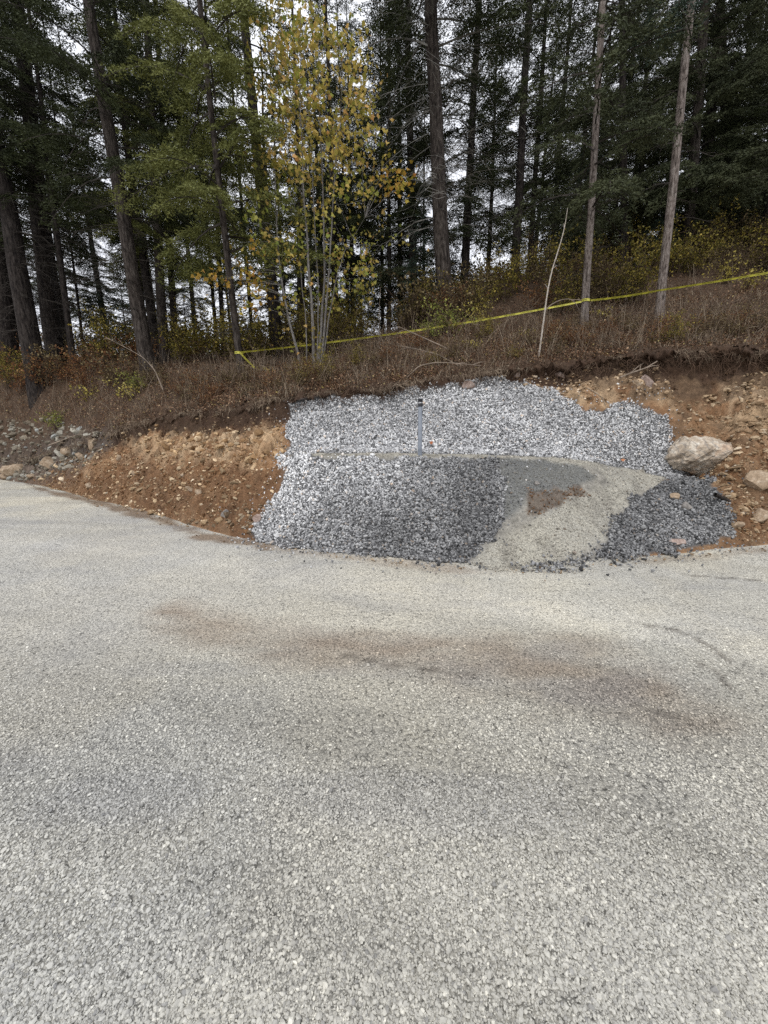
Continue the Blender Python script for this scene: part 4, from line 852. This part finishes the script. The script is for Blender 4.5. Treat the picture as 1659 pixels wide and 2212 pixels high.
def put_shrub(x, y, kind, sc, label, group=None):
    pr = SH[kind][int(rng.integers(len(SH[kind])))]; t = thing('shrub', label, 'shrub', (x, y, h1(x, y)), None, group); t.rotation_euler = (0, 0, rng.uniform(0, 6.28)); t.scale = (sc, sc, sc * rng.uniform(.85, 1.15))
    obj('stems', pr[0], t); obj('leaves', pr[1], t)
def band(u0, u1, s0, s1, n, kinds, sc, label, group):
    for i in range(n):
        a = (rng.uniform(u0, u1) - 829.5) / FPX / 1.06; ly, _ = lines_at(np.array([a])); s_ = rng.uniform(s0, s1); k_ = int(s_); y = float(ly[k_, 0] * (1 - s_ + k_) + ly[k_ + 1, 0] * (s_ - k_))
        if sdist(np.array([a * y]), np.array([y]), Z_RUBBLE)[0] > -.4: continue
        put_shrub(a * y, y, kinds[i % len(kinds)], sc * rng.uniform(.75, 1.25), label, group)
band(-120, 270, 5.25, 6.3, 44, ['russet', 'brown', 'russet', 'olive', 'yellow'], 1.0, 'low russet and brown shrub in the brush on the left bank', 'low shrubs on the left bank')
band(-100, 450, 6.2, 7.2, 28, ['olive', 'brown', 'olive', 'russet'], 1.15, 'olive or brown shrub between the fir trunks on the left', 'shrubs between the left firs')
band(330, 700, 5.1, 5.75, 26, ['brown', 'russet'], .38, 'knee-high brown shrub above the brown earth slope', 'low shrubs above the earth slope')
band(640, 1640, 5.15, 5.95, 58, ['brown', 'russet', 'brown', 'russet', 'olive'], .42, 'knee-high brown shrub between the turf edge and the tape', 'low shrubs below the tape')
band(450, 960, 6.3, 7.1, 40, ['olive', 'olive', 'brown'], 1.1, 'olive green shrub in the dark brush behind the maple', 'shrubs behind the maple')
band(960, 1250, 6.15, 7.1, 30, ['brown', 'olive', 'brown', 'russet'], 1.05, 'brown leafy shrub on the slope between the big trunk and the slim tape fir', 'shrubs on the middle slope')
band(1250, 1750, 6.2, 7.15, 62, ['olive', 'brown', 'olive', 'brown', 'yellow'], 1.15, 'yellowish shrub in the thicket on the right slope', 'thicket shrubs on the right slope')
band(150, 1000, 7.05, 7.35, 46, ['olive', 'green', 'olive'], 1.9, 'tall olive bush on the crest behind the firs', 'bushes on the crest behind the firs')
band(1000, 1700, 7.1, 7.5, 30, ['olive', 'olive', 'brown'], 2.0, 'tall olive bush high on the slope behind the firs', 'bushes high on the slope')
for (u, v, kd, sc, lb) in [(968, 726, 'green', 1.0, 'yellow-green leafy shrub at the foot of the big centre trunk'), (930, 735, 'green', .7, 'low yellow-green shrub left of the big centre trunk below the tape'), (1030, 708, 'yellow', .95, 'bright yellow-leaved shrub right of the big centre trunk behind the tape'),
                         (830, 715, 'brown', .9, 'pale-leaved shrub left of the yellow-green shrub behind the tape'), (1020, 757, 'small', .8, 'small plant with yellow leaves below the big centre trunk'), (1135, 730, 'small', .7, 'small yellow fern-like plant left of the white sapling'),
                         (1440, 705, 'small', .8, 'small yellow plant just right of the pale leaning fir foot'), (300, 845, 'green', .8, 'yellow-green shrub above the left end of the earth slope'), (190, 862, 'small', 1.3, 'pale yellow plant in the russet brush on the left'), (125, 925, 'green', .75, 'green-yellow shrub at the top of the rubble slope'),
                         (430, 775, 'green', .6, 'tall thin yellow-green bush left of the tape fir'), (575, 812, 'small', .7, 'yellowish plant between the tape fir and the maple'), (1300, 690, 'small', .9, 'yellow-green plant right of the slim tape fir'), (52, 852, 'russet', 1.0, 'russet shrub hiding the foot of the slanting left trunk'), (95, 838, 'brown', .9, 'brown shrub right of the russet one at the foot of the slanting left trunk'), (20, 840, 'olive', .8, 'olive shrub by the left edge at the foot of the firs'), (150, 826, 'russet', .9, 'russet shrub at the foot of the thin black fir on the left'), (250, 835, 'russet', .9, 'russet shrub left of the foot of the big leaning fir'), (330, 828, 'brown', .8, 'brown shrub at the foot of the big leaning fir')]:
    p = hit(u, v, lambda x, y: H(x, y)); put_shrub(p[0], p[1], kd, sc, lb)

# ground cover nobody could count
def floor_points(n, s0, s1, a0=-1.25, a1=1.15):
    a = rng.uniform(a0, a1, n); s_ = rng.uniform(s0, s1, n); ly, _ = lines_at(a); k_ = np.minimum(s_.astype(int), 8); j = np.arange(n); y = ly[k_, j] * (1 - s_ + k_) + ly[k_ + 1, j] * (s_ - k_); x = a * y
    return x, y, H(x, y)
def grass():
    x, y, z = [np.concatenate(c) for c in zip(floor_points(44000, 4.96, 6.2), floor_points(16000, 6.0, 7.2))]; n = len(x)
    cl = fbm(x, y, 1.6, 4, 131); keep = (rng.uniform(0, 1, n) < .55 + 1.1 * cl) & (sdist(x, y, Z_RUBBLE) < rng.normal(-.05, .15, n)); x, y, z, cl = x[keep], y[keep], z[keep], cl[keep]; n = len(x)
    h = rng.uniform(.06, .26, n) * (1 + .9 * cl) + (rng.uniform(0, 1, n) < .05) * .2; wd = rng.uniform(.003, .0065, n); a = rng.uniform(0, 6.28, n); ln = rng.normal(0, .85, (n, 2)) * h[:, None]
    P = np.stack([x, y, z - .02], 1); W = np.stack([np.cos(a), np.sin(a), 0 * a], 1) * wd[:, None]
    mid = P + np.stack([ln[:, 0] * .3, ln[:, 1] * .3, h * .7], 1); tip = P + np.stack([ln[:, 0], ln[:, 1], h * rng.uniform(.4, 1.1, n)], 1)
    # a fringe hanging over the torn edge
    m_ = 5200; xf, yf, zf = floor_points(m_, 4.86, 5.06); pk = fbm(xf, yf, 1.7, 4, 151); hf = rng.uniform(.02, .26, m_) * np.clip(.7 + 1.8 * pk, .08, 1.6); af = rng.uniform(0, 6.28, m_); Pf = np.stack([xf, yf - .10, zf], 1); Wf = np.stack([np.cos(af), 0 * af, np.sin(af)], 1) * rng.uniform(.003, .006, m_)[:, None]
    mf = Pf + np.stack([rng.normal(0, .35, m_) * hf, -hf * .5, rng.uniform(-.1, .25, m_) * hf], 1); tf = mf + np.stack([rng.normal(0, .4, m_) * hf, -hf * .2, -hf * rng.uniform(.3, 1, m_)], 1)
    P, W, mid, tip = np.concatenate([P, Pf]), np.concatenate([W, Wf]), np.concatenate([mid, mf]), np.concatenate([tip, tf]); n = len(P)
    V = np.stack([P - W, P + W, mid + W * .8, mid - W * .8, tip], 1).reshape(-1, 3); b_ = 5 * np.arange(n)[:, None]
    return mesh_np('dry_grass', V, [b_ + np.array([[0, 1, 2, 3]]), b_ + np.array([[3, 2, 4]])], M_GRASS)
obj('dry_grass', grass(), kind='stuff', label='dry brown grass and stalks covering the slope above the cut', category='grass')
x, y, z = [np.concatenate(c) for c in zip(floor_points(130000, 4.97, 6.3), floor_points(45000, 6.2, 7.3))]
kp = (rng.uniform(0, 1, len(x)) < .6 + .9 * fbm(x, y, 1.9, 4, 133)) & ((sdist(x, y, Z_RUBBLE) < 0) | (rng.uniform(0, 1, len(x)) < .12)); x, y, z = x[kp], y[kp], z[kp]
V, F = leaves(np.stack([x, y, z + np.abs(rng.normal(0, .09, len(x)))], 1), rng.uniform(.022, .06, len(x)), OVAL, False, .7)
obj('leaf_litter', mesh_np('leaf_litter', V, F, M_LITTER), kind='stuff', label='brown fallen leaves strewn over the forest floor', category='leaves')
def brush():
    m = MB(); x, y, z = floor_points(2200, 5.02, 6.9); kp = sdist(x, y, Z_RUBBLE) < .1; x, y, z = x[kp], y[kp], z[kp]
    for px, py, pz in zip(x, y, z):
        h = rng.uniform(.25, .85); l = rng.normal(0, .28, 2) * h; p = np.array([px, py, pz - .03]); mid = p + np.array([l[0] * .4, l[1] * .4, h * .55]); tip = p + np.array([l[0], l[1], h])
        m.tube([p, mid, tip], [.005, .004, .0015], 3)
        for _ in range(3):
            t = rng.uniform(.3, .9); q = p + (tip - p) * t; d = rng.normal(0, .13, 3) + np.array([0, 0, .08]); m.tube([q, q + d], [.003, .001], 3)
    return m.build('brush_stems', M_GRASS)
obj('brush_stems', brush(), kind='stuff', label='tangle of thin leafless brown stems above the cut', category='brush')
def roots():
    m = MB(); a = np.concatenate([rng.uniform(-1.0, 1.1, 380), rng.uniform(.42, 1.05, 420)])
    for i, ai in enumerate(a):
        ly, lz = lines_at(np.array([ai])); y = float(ly[5, 0]) - rng.uniform(.05, .2); x = ai * y; dens = 1 if ai > .35 else .6
        ln = rng.uniform(.12, .55) * dens; p = np.array([x, y, float(lz[5, 0]) - rng.uniform(.0, .2)]); d = np.array([rng.normal(0, .7), -rng.uniform(.1, .5), -rng.uniform(.3, 1.0)]); pts = [p]
        for j in range(5): d = d + rng.normal(0, .35, 3); d /= np.linalg.norm(d); q = pts[-1] + d * ln / 5; q[1] = min(q[1], y); pts.append(q)
        pts = np.array(pts); g = H(pts[:, 0], pts[:, 1]); pts[:, 2] = np.maximum(pts[:, 2], g + .005); m.tube(pts, np.linspace(rng.uniform(.003, .008), .0015, 6), 4)
    return m.build('roots', M_ROOT)
obj('roots', roots(), kind='stuff', label='torn roots hanging out of the dark soil under the turf edge', category='roots')

# ------------------------------------------------------------------ sapling, fallen branches
def stick(name, pts, Y, w0, w1, mat, label, cat, twigs=0):
    P = np.array([at(u, v, Y if np.isscalar(Y) else Y[i]) for i, (u, v) in enumerate(pts)]); o0 = P[0].copy(); n = len(P); t0 = np.linspace(0, 1, n); tf = np.linspace(0, 1, 18)
    Pf = np.stack([np.interp(tf, t0, P[:, c]) for c in range(3)], 1); Pf[1:-1] = (Pf[:-2] + 2 * Pf[1:-1] + Pf[2:]) / 4; m = MB(); m.tube(Pf - o0, np.linspace(w0, w1, 18), 7)
    for _ in range(twigs):
        j = rng.integers(5, 17); d = (Pf[j] - Pf[j - 1]); d /= np.linalg.norm(d); d = d + rng.normal(0, .6, 3); d *= rng.uniform(.1, .3) / np.linalg.norm(d); m.tube([Pf[j] - o0, Pf[j] - o0 + d * .6 + [0, 0, .02], Pf[j] - o0 + d], [w1 * 1.2, w1, w1 * .4], 4)
    o = obj(name, m.build(name, mat), label=label, category=cat); o.location = o0; return o
sb = hit(1162, 776, lambda x, y: H(x, y)); SY = sb[1] + .05
stick('bare_sapling', [(1162, 782), (1168, 740), (1176, 680), (1181, 640), (1190, 590), (1203, 550), (1214, 515), (1222, 480), (1226, 450)], SY, .021, .005, M_BARKW, 'thin bare whitish sapling bending right above the turf edge', 'sapling', 5)
stick('bent_stick', [(1176, 672), (1190, 658), (1210, 648), (1230, 645), (1242, 653), (1247, 662)], SY + .4, .012, .005, M_STICK, 'thin arched dead stick curving right from the white sapling', 'stick', 3)
fb = hit(950, 762, lambda x, y: H(x, y))[1]
stick('fallen_branch', [(1015, 778), (960, 750), (905, 725), (860, 705)], [fb - .5, fb - .25, fb + .1, fb + .3], .016, .006, M_STICK, 'straight bare branch lying on the slope below the tape, upper one of two', 'branch', 5)
stick('fallen_branch', [(990, 790), (945, 765), (890, 752), (850, 745)], [fb - .9, fb - .6, fb - .3, fb - .1], .013, .005, M_STICK, 'bare branch lying on the slope below the tape, lower one of two', 'branch', 5)
stick('fallen_branch', [(880, 815), (905, 790), (945, 782), (1000, 786), (1040, 790)], 8.35, .014, .006, M_STICK, 'curved bare branch lying along the turf edge above the stones', 'branch', 4)
stick('leaning_branch', [(352, 842), (335, 800), (310, 772), (270, 750), (228, 728)], [9.9, 10.1, 10.2, 10.3, 10.4], .014, .004, M_STICK, 'long thin bare branch arching left in front of the big leaning fir', 'branch', 8)
stick('fallen_branch', [(105, 962), (150, 945), (210, 925)], [12.0, 11.6, 11.0], .018, .008, M_STICK, 'pale bare branch lying at the top of the rubble slope', 'branch', 4)
stick('fallen_branch', [(60, 1005), (80, 970), (100, 930), (112, 905)], [12.5, 12.6, 12.7, 12.8], .012, .005, M_ROOT, 'thin dark branch leaning on the rubble at the left', 'branch', 3)
stick('leaning_branch', [(770, 800), (800, 788), (815, 770), (822, 730), (818, 690), (822, 620)], 10.3, .010, .003, M_STICK, 'thin curved bare shoot rising right of the maple stems', 'branch', 3)
stick('fallen_branch', [(1430, 1012), (1580, 1005), (1640, 950), (1659, 925)][1:], [7.0, 7.2, 7.3], .012, .006, M_ROOT, 'thin dark branch slanting up the bank right of the boulder', 'branch', 3)
rb = hit(1565, 1080, lambda x, y: H(x, y))[1]
stick('fallen_branch', [(1545, 1068), (1580, 1085), (1612, 1105)], rb - .05, .03, .02, M_BARKD, 'short dark thick branch lying in the earth below the boulder', 'branch', 2)
stick('torn_root', [(1340, 815), (1365, 805), (1395, 795), (1420, 780)], 7.85, .016, .008, M_STICK, 'long pale torn root sticking out of the bank under the turf edge', 'root', 4)
stick('torn_root', [(1268, 838), (1290, 850), (1303, 862), (1308, 878)], 7.55, .014, .006, M_ROCKTAN, 'orange-brown torn root hanging over the white stones', 'root', 2)
for (u, v, c, lb) in [(1345, 1004, (.40, .17, .08), 'orange fallen leaf on the stones near the bend of the path'), (934, 965, (.30, .10, .04), 'rust brown fallen leaf on the stones right of the pipe')]:
    p = hit(u, v, lambda x, y: H(x, y)); mm, t, b = new_mat('fallen_leaf', .7, .2); b.inputs['Base Color'].default_value = (*c, 1)
    V, F = leaves(np.array([[0, 0, 0.]]), np.array([.07]), MAPLE, False, .1); o = obj('fallen_leaf', mesh_np('fallen_leaf', V, F, mm), label=lb, category='leaf'); o.location = p + np.array([0, -.03, .06]); o.rotation_euler = (R(45), 0, 0)

# ------------------------------------------------------------------ caution tape with lettering
M_TAPE, t, b = new_mat('yellow_tape', .35, .5); b.inputs['Base Color'].default_value = (.60, .56, .07, 1)
M_INK, t, b = new_mat('black_ink', .6, .2); b.inputs['Base Color'].default_value = (.012, .012, .012, 1)
def text_mesh(s, size):
    c = bpy.data.curves.new('lettering', 'FONT'); c.body = s; c.size = size; c.resolution_u = 2; o = bpy.data.objects.new('lettering', c); col.objects.link(o)
    me = bpy.data.meshes.new_from_object(o.evaluated_get(bpy.context.evaluated_depsgraph_get())); V = np.array([v.co[:] for v in me.vertices]); Fs = [list(p.vertices) for p in me.polygons]
    bpy.data.objects.remove(o); bpy.data.curves.remove(c); bpy.data.meshes.remove(me); return V, Fs
TV, TF = text_mesh('CAUTION', .062); tw = TV[:, 0].max()
def tape(paths, label):
    o = thing('caution_tape', label, 'caution tape', paths[0][0][0]); o0 = np.array(o.location)
    ms = MB(); lv, lf, nb = [], [], 0
    for P, twist, wid in paths:
        P = np.array(P, float); seg = np.r_[0, np.cumsum(np.linalg.norm(np.diff(P, axis=0), axis=1))]; n = max(6, int(seg[-1] / .06)); tt_ = np.linspace(0, seg[-1], n)
        Q = np.stack([np.interp(tt_, seg, P[:, c]) for c in range(3)], 1); T = np.gradient(Q, axis=0); T /= np.linalg.norm(T, axis=1)[:, None]
        ang = np.array([twist(q) for q in tt_]); upv = np.array([0, 0, 1.0]); B = upv - (T @ upv)[:, None] * T; B /= np.linalg.norm(B, axis=1)[:, None]; Nn = np.cross(T, B)
        B2 = np.cos(ang)[:, None] * B + np.sin(ang)[:, None] * Nn; N2 = np.cross(T, B2); h = wid / 2
        V = np.concatenate([Q - B2 * h, Q - N2 * .004, Q + B2 * h]) - o0; i = np.arange(n - 1)[:, None]
        ms.add(V, np.concatenate([np.concatenate([i + k_ * n, i + 1 + k_ * n, i + 1 + (k_ + 1) * n, i + (k_ + 1) * n], 1) for k_ in (0, 1)]))
        s0 = .05
        while s0 + tw < seg[-1]:
            X = TV[:, 0] + s0; ip = lambda A: np.stack([np.interp(X, tt_, A[:, c]) for c in range(3)], 1)
            sgn = 1 if T[0, 0] > 0 else -1
            W = ip(Q) + ip(B2) * ((TV[:, 1] - .022) * wid / .075)[:, None]
            nrm = ip(N2); nrm = nrm * np.sign(np.sum(nrm * (np.array([0, 0, 1.6]) - W), 1))[:, None]
            me = bpy.data.meshes.new('lettering'); me.from_pydata((W + nrm * .0065 - o0).tolist(), [], TF); me.materials.append(M_INK); obj('lettering', me, o); s0 += tw + .14
    obj('strip', ms.build('strip', M_TAPE, True), o)
def around(idx, v, n=20, turns=1.0, dz=0):
    p, d, r0 = TREE_POS[idx]; d = np.array(d); u_mid = None
    zt = CAM_H + (ray(0, v)[2] / ray(0, v)[1]) * p[1]; c = p + d * ((zt - p[2]) / d[2]); rr = r0 * 1.12 + .012
    return c, rr, np.array([c + rr * np.array([math.sin(a), -math.cos(a), 0]) for a in np.linspace(-math.pi, math.pi * (2 * turns - 1), n)])
c7, r7, ring7 = around(12, 763); c20, r20, ring20 = around(27, 650)
A0 = c7 + np.array([r7 * .5, -r7, 0]); A1 = c20 + np.array([-r20, -r20 * .4, -.03])
def sag(a, b, k, n=24): t_ = np.linspace(0, 1, n); return a + (b - a) * t_[:, None] - np.array([0, 0, 1])[None] * (k * 4 * t_ * (1 - t_))[:, None]
B1 = c20 + np.array([r20, -r20 * .4, 0]); p28, d28, r28 = TREE_POS[28]; cB = at(1425, 627, p28[1] - r28 * 1.25 - .03); cE, rE, ringE = around(34, 530); E = cE + np.array([-rE, -rE * .5, 0])
tail = np.array([A0 + np.array([.02, -.01, -.02]), A0 + np.array([.10, -.03, -.10]), A0 + np.array([.25, -.06, -.25]), A0 + np.array([.37, -.05, -.38])])
def ring_path(R_): return R_
tape([(sag(A0, A1, .10, 40), lambda q: (.45 + .25 * math.sin(q * 2.3)) * (1 - sstep(3.6, 5.4, q)) + .12 * math.sin(q * 1.3) + .1, .04), (ring7, lambda q: 0, .06), (tail, lambda q: .5, .055), (ring20, lambda q: 0, .06), (ringE, lambda q: 0, .06),
      (np.concatenate([sag(B1, cB, .02, 10), sag(cB, E, .05, 18)[1:]]), lambda q: .25 * math.sin(q * .9) + .5, .044)], 'yellow caution tape strung from the slender green fir past the slim firs to the right')
